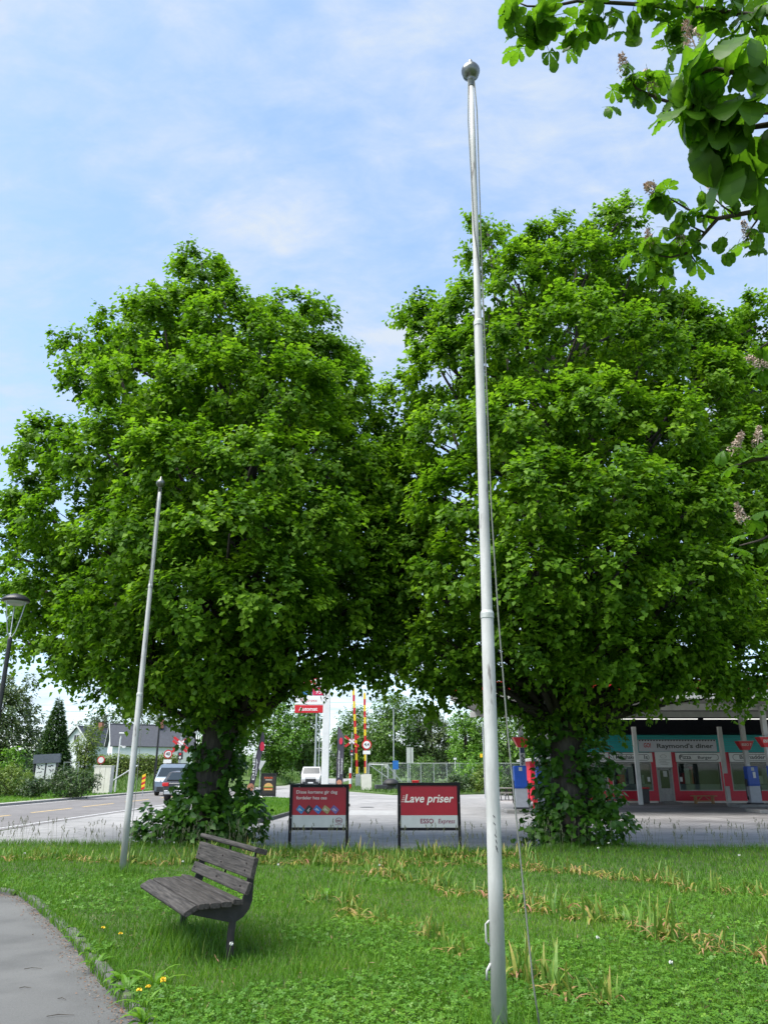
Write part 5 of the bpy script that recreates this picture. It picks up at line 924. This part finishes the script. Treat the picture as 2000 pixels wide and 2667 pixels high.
# ------------------------------------------------------------------ houses and small structures at the left
SLATE = mat('slate_roof', (.055, .060, .075), .7, var=.2, scale=4); HOUSEWHITE = mat('house_white', (.70, .72, .74), .6, var=.06, stretch=(.3, 1, 6), scale=4)
def house(label, x, y, w, d, eave, ridge, rz, gable_front=True, zb=1.2):
    root = thing('white_house', label, 'house', (x, y, zb), rz)
    MB().box((0, d/2, eave/2), (w, d, eave)).add([(-w/2, 0, eave), (w/2, 0, eave), (0, 0, ridge), (-w/2, d, eave), (w/2, d, eave), (0, d, ridge)], [(0, 1, 2), (5, 4, 3)]).build('wall', HOUSEWHITE, root)
    rf = MB(); s = math.atan2(ridge-eave, w/2); L = math.hypot(ridge-eave, w/2)+.4
    for q in (-1, 1): rf.box((q*(w/4+.1*math.cos(s)), d/2, (ridge+eave)/2+.06-.1*math.sin(s)), (L, d+.7, .1), Matrix.Rotation(q*s, 3, 'Y'))
    r_ = rf.build('roof', SLATE, root); MB().box((.3, d*.6, ridge+.25), (.5, .5, 1.0)).build('chimney', mat('chimney_brick', (.28, .12, .08), .8), r_)
    for q in (-1, 1): MB().box((q*(w/4+.1), -.34, (ridge+eave)/2+.02), (L, .05, .16), Matrix.Rotation(q*s, 3, 'Y')).build('barge_board', WHITE, root)
    for (a, b, ww, hh) in ((-.25*w, eave*.52, .7, 1.0), (.22*w, eave*.52, .7, 1.0), (0, eave+(ridge-eave)*.30, .6, .85)):
        f = MB().box((a, -.03, b), (ww+.16, .06, hh+.16)).build('window', WHITE, root); MB().box((a, -.065, b), (ww, .02, hh)).build('pane', DARKGREY, f); MB().box((a, -.08, b), (.05, .02, hh)).build('mullion', WHITE, f)
    return root
house('white wooden house with a dark slate roof behind the hedge', -31.0, 91, 3.4, 9, 2.9, 5.1, R(-62), zb=1.3)
house('white gable of a second house, seen between the spruce and the columnar tree', -37.2, 97, 3.4, 8, 3.2, 5.2, R(-10), zb=1.3)
ks = thing('notice_shelter', 'dark grey slanted notice shelter with two white posters', 'shelter', (-21.7, 52, 0), R(4))
for s in (-1, 1): MB().box((s*.72, 0, 1.2), (.08, .08, 2.4)).build('post', DARKGREY, ks)
MB().box((0, .05, 2.25), (1.65, .3, .55), Matrix.Rotation(R(-3), 3, 'Y')).build('hood', mat('slate_grey_panel', (.09, .105, .13), .5), ks); MB().box((0, .03, 1.45), (1.45, .05, 1.2)).build('back_board', DARKGREY, ks)
r = random.Random(3)
for s in (-1, 1):
    po = MB().box((s*.33, -.005, 1.5), (.56, .015, .98)).build('poster', WHITE, ks)
    for k in range(7): MB().box((s*.33+r.uniform(-.15, .15), -.015, 1.5+r.uniform(-.1, .35)), (r.uniform(.05, .2), .004, r.uniform(.02, .07)), Matrix.Rotation(r.uniform(-.8, .8), 3, 'Y')).build('poster_print', DARKGREY, po)
cb = thing('cream_cabinet', 'tall cream utility cabinet of vertical panels beside the road', 'cabinet', (-18.6, 54, .05), R(-6))
for k in range(3): MB().box((-.40+.39*k, 0, .87), (.375, .5, 1.72)).build('panel', OFFWHITE, cb, bevel=.012)
MB().box((-.01, 0, 1.76), (1.22, .56, .06)).build('top', OFFWHITE, cb); MB().box((-.01, 0, .0), (1.25, .6, .1)).build('base', CONC, cb)
cp = thing('camera_post', 'slim white post with a small camera and lamp head beside the cream cabinet', 'post', (-18.42, 56, .05))
MB().tube([(0, 0, 0), (0, 0, 3.5), (.05, 0, 3.8)], [.06, .05, .045], 10).build('pole', WHITE, cp); MB().box((.12, -.05, 3.95), (.42, .2, .1)).build('lamp_head', WHITE, cp, bevel=.02); MB().tube([(.0, 0, 3.1), (.3, -.1, 3.05)], .03, 6).box((.36, -.14, 3.02), (.22, .16, .14)).build('camera_unit', WHITE, cp); MB().box((.2, 0, .03), (1.2, .3, .06)).build('base', CONC, cp)
MB().tube([(-19.13, 55.6, .45), (-17.5, 55.6, 1.5), (-16.9, 55.6, 1.85)], .05, 8).build('barrier_bar', METALGREY); tag(bpy.data.objects['barrier_bar'], 'slanting grey bar in front of the white camera post', 'bar')
gf = thing('goal_frame', 'thin pale metal frame standing behind the dark shrub', 'frame', (-22.4, 58, .05))
for s in (-1, 1): MB().tube([(s*.53, 0, 0), (s*.53, 0, 2.05)], .03, 6).build('upright', METALGREY, gf)
MB().box((0, 0, 2.03), (1.12, .06, .06)).build('crossbar', METALGREY, gf)
SIGNWHITE = mat('sign_white', (.72, .72, .72), .4, var=.04); SIGNRED = mat('traffic_red', (.52, .02, .025), .4, var=.05); SIGNYEL = mat('traffic_yellow', (.75, .52, .02), .4, var=.08)
def disc(mb, c, r_, y, n=20): mb.add([(c[0]+r_*math.cos(2*math.pi*k/n), y, c[1]+r_*math.sin(2*math.pi*k/n)) for k in range(n)] + [(c[0]+r_*math.cos(2*math.pi*k/n), y+.02, c[1]+r_*math.sin(2*math.pi*k/n)) for k in range(n)], [tuple(range(n)), tuple(range(2*n-1, n-1, -1))]+[(k, (k+1) % n, n+(k+1) % n, n+k) for k in range(n)]); return mb
def round_sign(label, x, y, z, text=None, r_=.32, second=None, zb=.05):
    root = thing('road_sign', label, 'road sign', (x, y, zb)); MB().tube([(0, .04, 0), (0, .04, z+r_)], .035, 8).build('post', METALGREY, root)
    f = disc(MB(), (0, z), r_, -.02).build('plate', SIGNRED, root); disc(MB(), (0, z), r_*.74, -.045).build('face', SIGNWHITE, f)
    if text: lettering(text, DARKGREY, f, (0, -.047, z-.09), width=r_*1.05, align='CENTER', bold=.03)
    if second == 'tri':
        MB().add([(-.34, -.02, z-r_-.62), (.34, -.02, z-r_-.62), (0, -.02, z-r_-.04)], [(0, 1, 2)]).build('warning_plate', SIGNRED, root); MB().add([(-.22, -.03, z-r_-.55), (.22, -.03, z-r_-.55), (0, -.03, z-r_-.17)], [(0, 1, 2)]).build('warning_face', SIGNWHITE, root)
    if second == 'plate': MB().box((0, -.03, z-r_-.2), (.62, .02, .28)).build('lower_plate', SIGNWHITE, root)
    return root
round_sign('red-rimmed road signs one above the other by the cream cabinet', -21.0, 60, 2.15, None, .28, 'tri', .1)
round_sign('round speed sign by the road just left of the silver van roof', -16.6, 62, 2.6, '40', .33, 'plate', .1)
round_sign('round red-rimmed height limit sign at the raised barriers', -1.42, 66, 3.45, '4,4', .40, 'plate', .06)
bp = thing('black_post', 'dark street lamp post by the road left of the silver van', 'post', (-16.9, 60, .05)); MB().tube([(0, 0, 0), (0, 0, 6.5)], [.09, .06], 10).build('pole', LAMPBLACK, bp); MB().box((.3, 0, 6.5), (.8, .2, .1)).build('lamp_head', LAMPBLACK, bp)
mk = thing('hazard_marker', 'yellow and red striped hazard marker at the kerb in front of the silver van', 'marker', (-15.05, 51.0, .0)); MB().box((0, .03, .6), (.05, .05, 1.2)).build('post', METALGREY, mk)
for k in range(6): MB().add([(-.11, -.01, .35+.15*k), (.11, -.01, .45+.15*k), (.11, -.01, .60+.15*k), (-.11, -.01, .50+.15*k)], [(0, 1, 2, 3)]).build('stripe', SIGNYEL if k % 2 else SIGNRED, mk)
# level crossing lights and crosses
def crossing_cross(label, x, y, z, lights=False, zb=.05):
    root = thing('crossing_sign', label, 'crossing sign', (x, y, zb)); MB().tube([(0, .05, 0), (0, .05, z+.75)], .05, 8).build('post', METALGREY, root)
    for q in (-1, 1):
        arm = MB().box((0, -.02-.02*(q > 0), z), (1.5, .02, .19), Matrix.Rotation(q*R(36), 3, 'Y')).build('arm', SIGNRED, root); MB().box((0, -.034-.02*(q > 0), z), (.55, .006, .15), Matrix.Rotation(q*R(36), 3, 'Y')).build('arm_centre', SIGNWHITE, arm)
    if lights:
        lb_ = MB().box((0, -.02, z-.95), (.4, .12, .55)).build('light_box', DARKGREY, root, bevel=.03)
        for k in (-1, 1): disc(MB(), (0, z-.95+.13*k), .085, -.09, 14).build('lens', SIGNRED if k > 0 else SIGNWHITE, lb_)
    return root
crossing_cross('red and white railway cross beside the raised striped barriers', -2.78, 69.6, 3.85, True)
crossing_cross('red and white railway cross high behind the silver van', -15.9, 63, 3.5, True)
crossing_cross('second red and white railway cross further left behind the left lime leaves', -16.75, 66, 3.35, False)
def boom(label, x, y, h, lean):
    root = thing('crossing_barrier', label, 'barrier', (x, y, .05), group='raised red and yellow level crossing barriers')
    MB().box((0, 0, .55), (.42, .42, 1.1)).build('machine_box', METALGREY, root, bevel=.02)
    n_ = 13
    for k in range(n_):
        z0_, z1_ = 1.2+(h-1.2)*k/n_, 1.2+(h-1.2)*(k+1)/n_-.0
        MB().box((lean*(z0_+z1_)/2, 0, (z0_+z1_)/2), (.20, .08, z1_-z0_-.002)).build('stripe', SIGNYEL if k % 2 == 0 else SIGNRED, root)
    MB().box((lean*.6, .1, .9), (.3, .12, 1.7)).build('counterweight', METALGREY, root)
boom('left and nearer of the two raised red and yellow crossing barriers', -2.25, 70.3, 8.4, -.058); boom('right and farther of the two raised red and yellow crossing barriers', -1.62, 72.3, 8.2, -.02)
wb = thing('white_panel_board', 'blank white board standing on the grass below the barriers', 'board', (-1.34, 62, .05), R(3)); MB().box((0, 0, .62), (.80, .05, 1.12), Matrix.Rotation(R(-2), 3, 'Y')).build('board', OFFWHITE, wb, bevel=.008); MB().box((-.3, .06, .5), (.05, .05, 1.0)).build('post', METALGREY, wb); MB().box((.3, .06, .5), (.05, .05, 1.0)).build('post', METALGREY, wb)
bo = thing('red_white_bollard', 'red and white striped bollard beside the signal below the railway cross', 'bollard', (-2.75, 66.5, .05))
for k in range(4): MB().tube([(0, 0, .42*k), (0, 0, .42*(k+1)-.003)], .10, 10).build('band', SIGNWHITE if k % 2 else SIGNRED, bo)
# chain link fence
fe = thing('chain_link_fence', 'chain link fence with grey posts beyond the crossing', 'fence', (0, 75, .05))
for k in range(14): MB().tube([(-1.4+1.2*k, 0, 0), (-1.4+1.2*k, 0, 2.1)], .035, 6).build('post', METALGREY, fe)
MB().tube([(-1.4, 0, 2.08), (14.2, 0, 2.08)], .022, 6).build('top_rail', METALGREY, fe)
mb = MB()
for k in range(-14, 105):
    for q in (-1, 1):
        a, b_ = (-1.4+.15*k, 0.0), (-1.4+.15*k+2.06, 2.06)
        if q < 0: a, b_ = (a[0]+2.06, a[1]), (b_[0]-2.06, b_[1])
        if min(a[0], b_[0]) > -1.5 and max(a[0], b_[0]) < 14.3: mb.box(((a[0]+b_[0])/2, 0, 1.03), (2.913, .008, .008), Matrix.Rotation(math.atan2(-2.06, b_[0]-a[0]), 3, 'Y'))
tag(mb.build('wire_mesh', METALGREY, fe), kind='stuff')
gt = thing('field_gate', 'pale metal gate with a diagonal brace in front of the chain link fence', 'gate', (0, 64, .05))
for xx in (-1.2, .32, 1.9): MB().tube([(xx, 0, 0), (xx, 0, 1.95)], .05, 8).build('post', METALGREY, gt)
MB().tube([(-1.2, 0, 1.92), (.32, 0, 1.85)], .04, 6).build('rail', METALGREY, gt); MB().tube([(-1.2, 0, 1.9), (.32, 0, .9)], .035, 6).build('brace', METALGREY, gt); MB().tube([(.32, 0, 1.8), (1.4, 0, .6)], .035, 6).build('brace', METALGREY, gt)
def pole(name, label, x, y, h, r_, m, extra=None):
    root = thing(name, label, 'post', (x, y, .05)); MB().tube([(0, 0, 0), (0, 0, h)], [r_, r_*.7], 8).build('pole', m, root)
    if extra: extra(root)
    return root
pole('street_light', 'grey street light post with a short arm behind the crossing fence', .96, 80, 7.3, .07, METALGREY, lambda o: MB().tube([(0, 0, 4.3), (.3, 0, 4.42), (.8, 0, 4.4)], .03, 6).box((.95, 0, 4.37), (.4, .16, .08)).build('lamp_arm', METALGREY, o))
pole('blue_sign_post', 'small blue sign on a post in front of the chain link fence', 1.0, 70, 2.3, .03, METALGREY, lambda o: MB().box((0, -.05, 1.9), (.5, .02, .72)).build('plate', mat('sign_blue', (.02, .14, .45), .4), o))
pole('sign_back_post', 'post with two grey sign backs left of the bright green bush', 2.24, 70, 3.4, .04, METALGREY, lambda o: MB().box((-.12, -.05, 2.7), (.34, .02, 1.3)).box((.2, -.05, 2.7), (.2, .02, 1.3)).build('plate', PALEGREY, o))
pole('small_lamp_post', 'small pale lamp post at the right end of the chain link fence', 7.48, 85, 2.7, .05, WHITE, lambda o: MB().box((0, 0, 2.6), (.3, .2, .2)).build('lamp_head', WHITE, o))
pole('lamp_mast', 'taller grey mast just left of the white pylon', -7.22, 85, 7.2, .13, METALGREY); pole('lamp_mast', 'thin grey mast touching the white pylon on its left', -6.6, 82, 6.5, .06, METALGREY)
pole('white_mast', 'white lattice mast beyond the forecourt right of the tall flagpole', 6.15, 46, 4.3, .09, WHITE, lambda o: [MB().box((.02, -.1, 1.3+.4*k), (.26, .03, .03)).build('rung', METALGREY, o) for k in range(7)])
pole('yellow_tag_post', 'thin post with a small yellow tag right of the tall flagpole', 5.75, 46.5, 4.2, .04, METALGREY, lambda o: MB().box((-.15, -.05, 2.3), (.14, .02, .2)).build('tag', SIGNYEL, o))
pole('yield_sign_post', 'post with a pale triangular sign back by the grassy bank', -9.15, 60, 2.2, .03, METALGREY, lambda o: MB().add([(-.4, -.05, 2.15), (.4, -.05, 2.15), (0, -.05, 1.45), (-.4, -.03, 2.15), (.4, -.03, 2.15), (0, -.03, 1.45)], [(0, 2, 1), (3, 4, 5), (0, 1, 4, 3), (1, 2, 5, 4), (2, 0, 3, 5)]).build('plate', PALEGREY, o))
rb = MB().box((0, 0, .3), (.55, .4, .55)).box((0, 0, .59), (.6, .45, .06)).build('red_grit_box', ESSORED, None, (2.62, 68, .1), bevel=.02); tag(rb, 'small red grit box by the fence above the right red sign', 'box')
td = thing('covered_trailer', 'low dark covered trailer parked on the grass left of the right red sign', 'trailer', (.15, 59.0, .05), R(8)); MB().box((0, 0, .35), (1.6, 1.0, .28)).build('bed', DARKGREY, td, bevel=.03)
mb = MB(); mb.lathe([(.62, 0), (.60, .15), (.45, .32), (.2, .42), (.01, .44)], 16, (.35, 0, .48)); mb.build('tarpaulin', RUBBER, td, smooth=True)
for s in (-1, 1): MB().tube([(.2, s*.5-.06, .22), (.2, s*.5+.06, .22)], .24, 14).build('wheel', RUBBER, td)
# price pylon
py = thing('price_pylon', 'tall white price pylon with sign panels reaching left', 'pylon', (-4.78, 66, 0)); MB().box((0, 0, 4.7), (.58, .4, 9.4)).build('column', WHITE, py, bevel=.03)
PINKRED = mat('price_red', (.50, .02, .08), .4, var=.1); LBLUE = mat('price_blue', (.05, .2, .45), .4)
for nm, z0_, z1_, m_, wd in (('automat_panel', 6.05, 6.68, ESSORED, 2.35), ('express_panel', 6.72, 7.42, SIGNWHITE, 2.35), ('price_panel', 7.46, 8.12, PINKRED, .9), ('logo_panel', 8.16, 9.0, SIGNWHITE, 2.35)):
    x1 = -.29; q = MB().box((x1-wd/2, -.06, (z0_+z1_)/2), (wd, .25, z1_-z0_)).build(nm, m_, py, bevel=.02)
    if nm == 'automat_panel': lettering('Automat', SIGNWHITE, q, (-2.3, -.188, 6.23), width=1.55, height=.30, bold=.02)
    if nm == 'express_panel': lettering('Express', SIGNRED, q, (-2.15, -.188, 6.93), width=1.35, height=.34, shear=.2)
    if nm == 'logo_panel': lettering('ESSO', ESSORED, q, (-2.3, -.188, 8.38), width=1.7, bold=.02)
q = MB().box((-1.95, -.06, 7.79), (1.45, .22, .6)).build('price_panel', LBLUE, py); lettering('95', SIGNWHITE, py, (-.95, -.19, 7.6), width=.5, name='price_digits')
# feather flags and burger board
NAVY = mat('flag_charcoal', (.060, .055, .075), .7, var=.12, scale=5)
def feather(label, x, y, h, w, lean, text, rz=0):
    root = thing('feather_flag', label, 'flag', (x, y, .05), rz); n_ = 14; L_ = []; R_ = []
    for k in range(n_+1):
        t = k/n_; z = .3+(h-.3)*t; L_.append((lean*t, z)); R_.append((lean*t+w*(1-max(0, (t-.72)/.28)**2.2)+.01, z))
    mb = MB(); P_ = [(a, .05*math.sin(3*q), q) for a, q in L_]+[(a, .05*math.sin(3*q)+.02, q) for a, q in R_]; k = n_+1; mb.add(P_+[(a, b+.012, c) for a, b, c in P_], [(i, i+1, k+i+1, k+i) for i in range(n_)]+[(2*k+i, 3*k+i, 3*k+i+1, 2*k+i+1) for i in range(n_)])
    s = mb.build('sail', NAVY, root, smooth=True); MB().tube([(0, 0, 0), (0, 0, .3)]+[(a-.012, .05*math.sin(3*q), q) for a, q in L_[1:]], .018, 6).build('pole', LAMPBLACK, root)
    MB().box((0, 0, .01), (.7, .7, .05)).build('foot', DARKGREY, root)
    if text:
        lettering(text, SIGNWHITE, s, (lean*.3+w*.42, -.075, .95), width=h*.42, height=.14, rot=(R(90), R(-90), 0), bold=.015); lettering('Hamburger', SIGNWHITE, s, (lean*.3+w*.84, -.075, 1.2), width=h*.25, height=.13, rot=(R(90), R(-90), 0), bold=.015)
    f = MB(); f.lathe([(.01, 0), (.16, .05), (.14, .25), (.02, .3)], 10, (lean*.78+w*.5, .0, h*.72)); 
    oval('flag_emblem', mat('flag_red', (.55, .02, .06), .5), s, (lean*.78+w*.52, h*.76), .13, .27, .999, -.075)
    oval('flag_picture', mat('burger_print', (.45, .20, .12), .6, var=.5, scale=9), s, (w*.5, .55), .2, .22, .999, -.075)
    return root
feather('upright charcoal feather flag with white lettering right of the white pylon', -3.76, 64, 4.85, .52, .08, "Raymond's Diner")
feather('leaning dark feather flag beside the left lime trunk', -8.0, 48, 3.75, .30, .72, 'DINER', R(20))
ab = thing('burger_board', 'black framed pavement board with a burger picture on the grass island', 'board', (-6.5, 45.9, .08), R(4)); MB().box((-.40, 0, .68), (.07, .06, 1.25)).box((.40, 0, .68), (.07, .06, 1.25)).box((0, 0, 1.27), (.73, .06, .07)).box((0, 0, .16), (.73, .06, .14)).build('frame', LAMPBLACK, ab)
pnl = MB().box((0, .01, .72), (.73, .02, 1.04)).build('panel', mat('board_dark', (.035, .03, .03), .5), ab); ORG = mat('print_orange', (.52, .09, .03), .5); BUN = mat('print_bun', (.62, .36, .13), .5, var=.3, scale=20)
lettering('BURGER', ORG, pnl, (0, -.003, 1.02), width=.48, align='CENTER', bold=.03); MB().box((0, -.004, .95), (.38, .004, .03)).build('print_line', CREAM, pnl)
mb = MB(); n_ = 14; mb.add([(-.24*math.cos(math.pi*k/n_), -.004, .60+.19*math.sin(math.pi*k/n_)) for k in range(n_+1)], [tuple(range(n_+1))]); mb.build('bun_print', BUN, pnl)
for z_, m_, w_ in ((.575, mat('print_lettuce', (.16, .32, .05), .5), .54), (.535, mat('print_patty', (.12, .04, .02), .5), .50), (.50, ORG, .52), (.44, BUN, .48)): MB().box((0, -.004, z_), (w_, .004, .045 if m_ != BUN else .08)).build('filling_print', m_, pnl)
for s in (-1, 1): MB().box((s*.3, .0, .04), (.06, .4, .09)).build('foot', LAMPBLACK, ab)
st = MB(); st.lathe([(.16, 0), (.18, .04), (.12, .1), (.01, .12)], 9); tag(st.build('pale_stone', OFFWHITE, None, (-6.75, 45.4, .08), smooth=True), 'pale stone lying in front of the burger board', 'stone')

# ------------------------------------------------------------------ vehicles
TYRE = RUBBER; CARGLASS = mat('car_glass', (.02, .028, .034), .08, var=.1, spec=.35)
def vehicle(name, label, cat, loc, rz, prof, W, belt, wheels, paint, glass, wr=.34, side=None, extra=None):
    """prof: side outline (y along the car, front at -y; z); sides lean in above the belt line"""
    root = thing(name, label, cat, loc, rz); zt = max(z for _, z in prof)
    def hw(z, yv): return W*(1-.13*max(0, (z-belt)/(zt-belt)))*(1-.06*max(0, (.75-z)/.75)**2)
    n_ = len(prof); ymin, ymax = min(a for a, _ in prof), max(a for a, _ in prof)
    def hx(a, z): e = min(a-ymin, ymax-a); return hw(z, a)*(1-.10*max(0, 1-e/.35))
    V = [(-hx(a, z), a, z) for a, z in prof]+[(hx(a, z), a, z) for a, z in prof]
    body = MB().add(V, [tuple(range(n_)), tuple(range(2*n_-1, n_-1, -1))]+[(i, n_+i, n_+(i+1) % n_, (i+1) % n_) for i in range(n_)]).build('body', paint, root, bevel=.05, seg=3)
    def quad(nm, a, b, inset, m, off=.012):
        (y0, z0), (y1, z1) = a, b; d = Vector((0, y1-y0, z1-z0)).normalized(); nn = Vector((0, -d.z, d.y)); nn = nn if nn.z > 0 else -nn
        p = [Vector((s*(hx(yy, zz_)-inset), yy, zz_))+nn*off for yy, zz_, s in ((y0, z0, -1), (y0, z0, 1), (y1, z1, 1), (y1, z1, -1))]
        return MB().add([*p, *[q-nn*.03 for q in p]], [(0, 1, 2, 3), (7, 6, 5, 4), (0, 4, 5, 1), (1, 5, 6, 2), (2, 6, 7, 3), (3, 7, 4, 0)]).build(nm, m, root)
    for nm, a, b, ins in glass: quad(nm, a, b, ins, CARGLASS)
    for poly in (side or []):
        for s in (-1, 1): MB().add([(s*(hx(a, z)+.006), a, z) for a, z in poly]+[(s*(hx(a, z)-.03), a, z) for a, z in poly], [tuple(range(len(poly))), tuple(range(2*len(poly)-1, len(poly)-1, -1))]+[(i, (i+1) % len(poly), len(poly)+(i+1) % len(poly), len(poly)+i) for i in range(len(poly))]).build('side_window', CARGLASS, root)
    for yv in wheels:
        for s in (-1, 1):
            wh = MB().tube([(s*(W-.22), yv, wr), (s*(W-.05), yv, wr), (s*(W-.0), yv, wr)], [wr, wr, wr*.94], 20).build('wheel', TYRE, root); MB().tube([(s*(W-.04), yv, wr), (s*(W+.012), yv, wr)], [wr*.66, wr*.6], 16).build('rim', METALGREY, wh)
    if extra: extra(root, hx)
    return root
SILVER = mat('silver_blue_paint', (.15, .19, .235), .28, .35, var=.06); CHAR = mat('charcoal_paint', (.035, .038, .042), .25, .3, var=.1); PICKWHITE = mat('van_white_paint', (.42, .42, .41), .35, var=.06); LAMPW = mat('headlamp', (.75, .78, .80), .15, var=.05); TAIL = mat('tail_lamp', (.45, .01, .015), .2); PLATEG = mat('green_plate', (.02, .32, .26), .4)
def van_extra(o, hx):
    for s in (-1, 1):
        MB().box((s*.70, -2.31, .90), (.40, .10, .16), Matrix.Rotation(s*R(14), 3, 'Z')).build('headlight', LAMPW, o, bevel=.03)
        MB().box((s*1.02, -1.35, 1.18), (.20, .12, .22)).build('mirror', CHAR, o, bevel=.03)
    MB().box((0, -2.385, .42), (1.45, .05, .26)).build('lower_grille', CHAR, o, bevel=.02); MB().box((0, -2.42, .52), (.52, .02, .12)).build('number_plate', PLATEG, o)
    oval('badge', LAMPW, o, (0, .98), .14, .14, .2, -2.40); MB().box((0, -.3, 1.96), (1.3, .06, .05)).box((0, .6, 1.96), (1.3, .06, .05)).build('roof_bar', CHAR, o)
vehicle('van', 'silver-blue rounded van driving towards the camera on the left', 'van', (-13.85, 54.2, 0), R(4), [(-2.36, .25), (-2.40, .55), (-2.36, .86), (-2.15, 1.08), (-1.35, 1.70), (-1.0, 1.88), (-.3, 1.94), (1.6, 1.93), (2.2, 1.84), (2.34, 1.3), (2.36, .3)], .97, 1.05, (-1.55, 1.45), SILVER,
        [('windscreen', (-2.06, 1.15), (-1.36, 1.69), .14)], .35, [[(-1.75, 1.14), (-1.2, 1.66), (-.5, 1.76), (-.5, 1.14)], [(-.4, 1.14), (-.4, 1.76), (1.7, 1.76), (1.9, 1.14)]], van_extra)
def suv_extra(o, hx):
    for s in (-1, 1): MB().box((s*.72, 2.20, .88), (.34, .12, .16)).build('tail_light', TAIL, o, bevel=.02)
    MB().box((0, 2.27, .45), (1.5, .06, .2)).build('rear_bumper', METALGREY, o, bevel=.02); MB().box((0, 2.26, .78), (.5, .02, .11)).build('number_plate', SIGNWHITE, o)
vehicle('suv', 'dark estate car driving away, half hidden by the left lime suckers', 'car', (-10.72, 45.2, 0), R(-2), [(2.25, .3), (2.3, .6), (2.22, .95), (1.2, 1.08), (.55, 1.42), (-.2, 1.52), (-1.4, 1.46), (-2.0, 1.02), (-2.22, .9), (-2.25, .3)], .92, .98, (-1.4, 1.4), CHAR,
        [('rear_window', (-2.0, 1.06), (-1.45, 1.43), .16)], .34, [[(-1.5, 1.06), (-1.2, 1.38), (.4, 1.36), (.95, 1.06)]], lambda o, hx: [MB().box((s*.72, -2.2, .84), (.34, .12, .18)).build('tail_light', TAIL, o, bevel=.02) for s in (-1, 1)]+[MB().box((0, -2.27, .45), (1.5, .06, .2)).build('rear_bumper', METALGREY, o, bevel=.02), MB().box((0, -2.25, .72), (.5, .02, .11)).build('number_plate', SIGNWHITE, o)])
def pick_extra(o, hx):
    MB().box((0, 1.6, .95), (1.8, 2.4, .10)).build('load_bed', METALGREY, o); 
    for s in (-1, 1): MB().box((s*.68, -2.5, .78), (.34, .10, .20)).build('headlight', LAMPW, o, bevel=.02); MB().box((s*1.02, -1.0, 1.25), (.18, .12, .24)).build('mirror', CHAR, o, bevel=.02)
    MB().box((0, -2.56, .60), (1.0, .06, .26)).build('grille', CHAR, o, bevel=.02); MB().box((0, -2.58, .36), (1.5, .08, .18)).build('bumper', CHAR, o, bevel=.02); MB().box((0, -2.63, .38), (.5, .02, .11)).build('number_plate', SIGNWHITE, o)
vehicle('pickup', 'white pickup coming towards the camera on the side road left of the pylon', 'pickup', (-7.15, 80.5, 0), R(3), [(-2.5, .3), (-2.55, .6), (-2.48, .95), (-1.35, 1.12), (-.75, 1.75), (-.3, 1.84), (.6, 1.82), (.8, 1.1), (2.6, 1.08), (2.62, .4)], .98, 1.0, (-1.6, 1.6), PICKWHITE,
        [('windscreen', (-1.28, 1.2), (-.78, 1.72), .12)], .38, [[(-.95, 1.15), (-.6, 1.66), (.5, 1.68), (.65, 1.15)]], pick_extra)
# power lines far left
for i, z in enumerate((9.3, 8.5, 7.9)):
    MB().tube([(-70, 100, z+.4), (-45, 100, z), (-20, 100, z+.1), (5, 100, z+.5)], .018, 4).build('power_line', LAMPBLACK); tag(bpy.data.objects['power_line' if i == 0 else 'power_line.%03d' % i], ('highest', 'middle', 'lowest')[i]+' of the three power lines crossing the sky at the far left', 'wire')
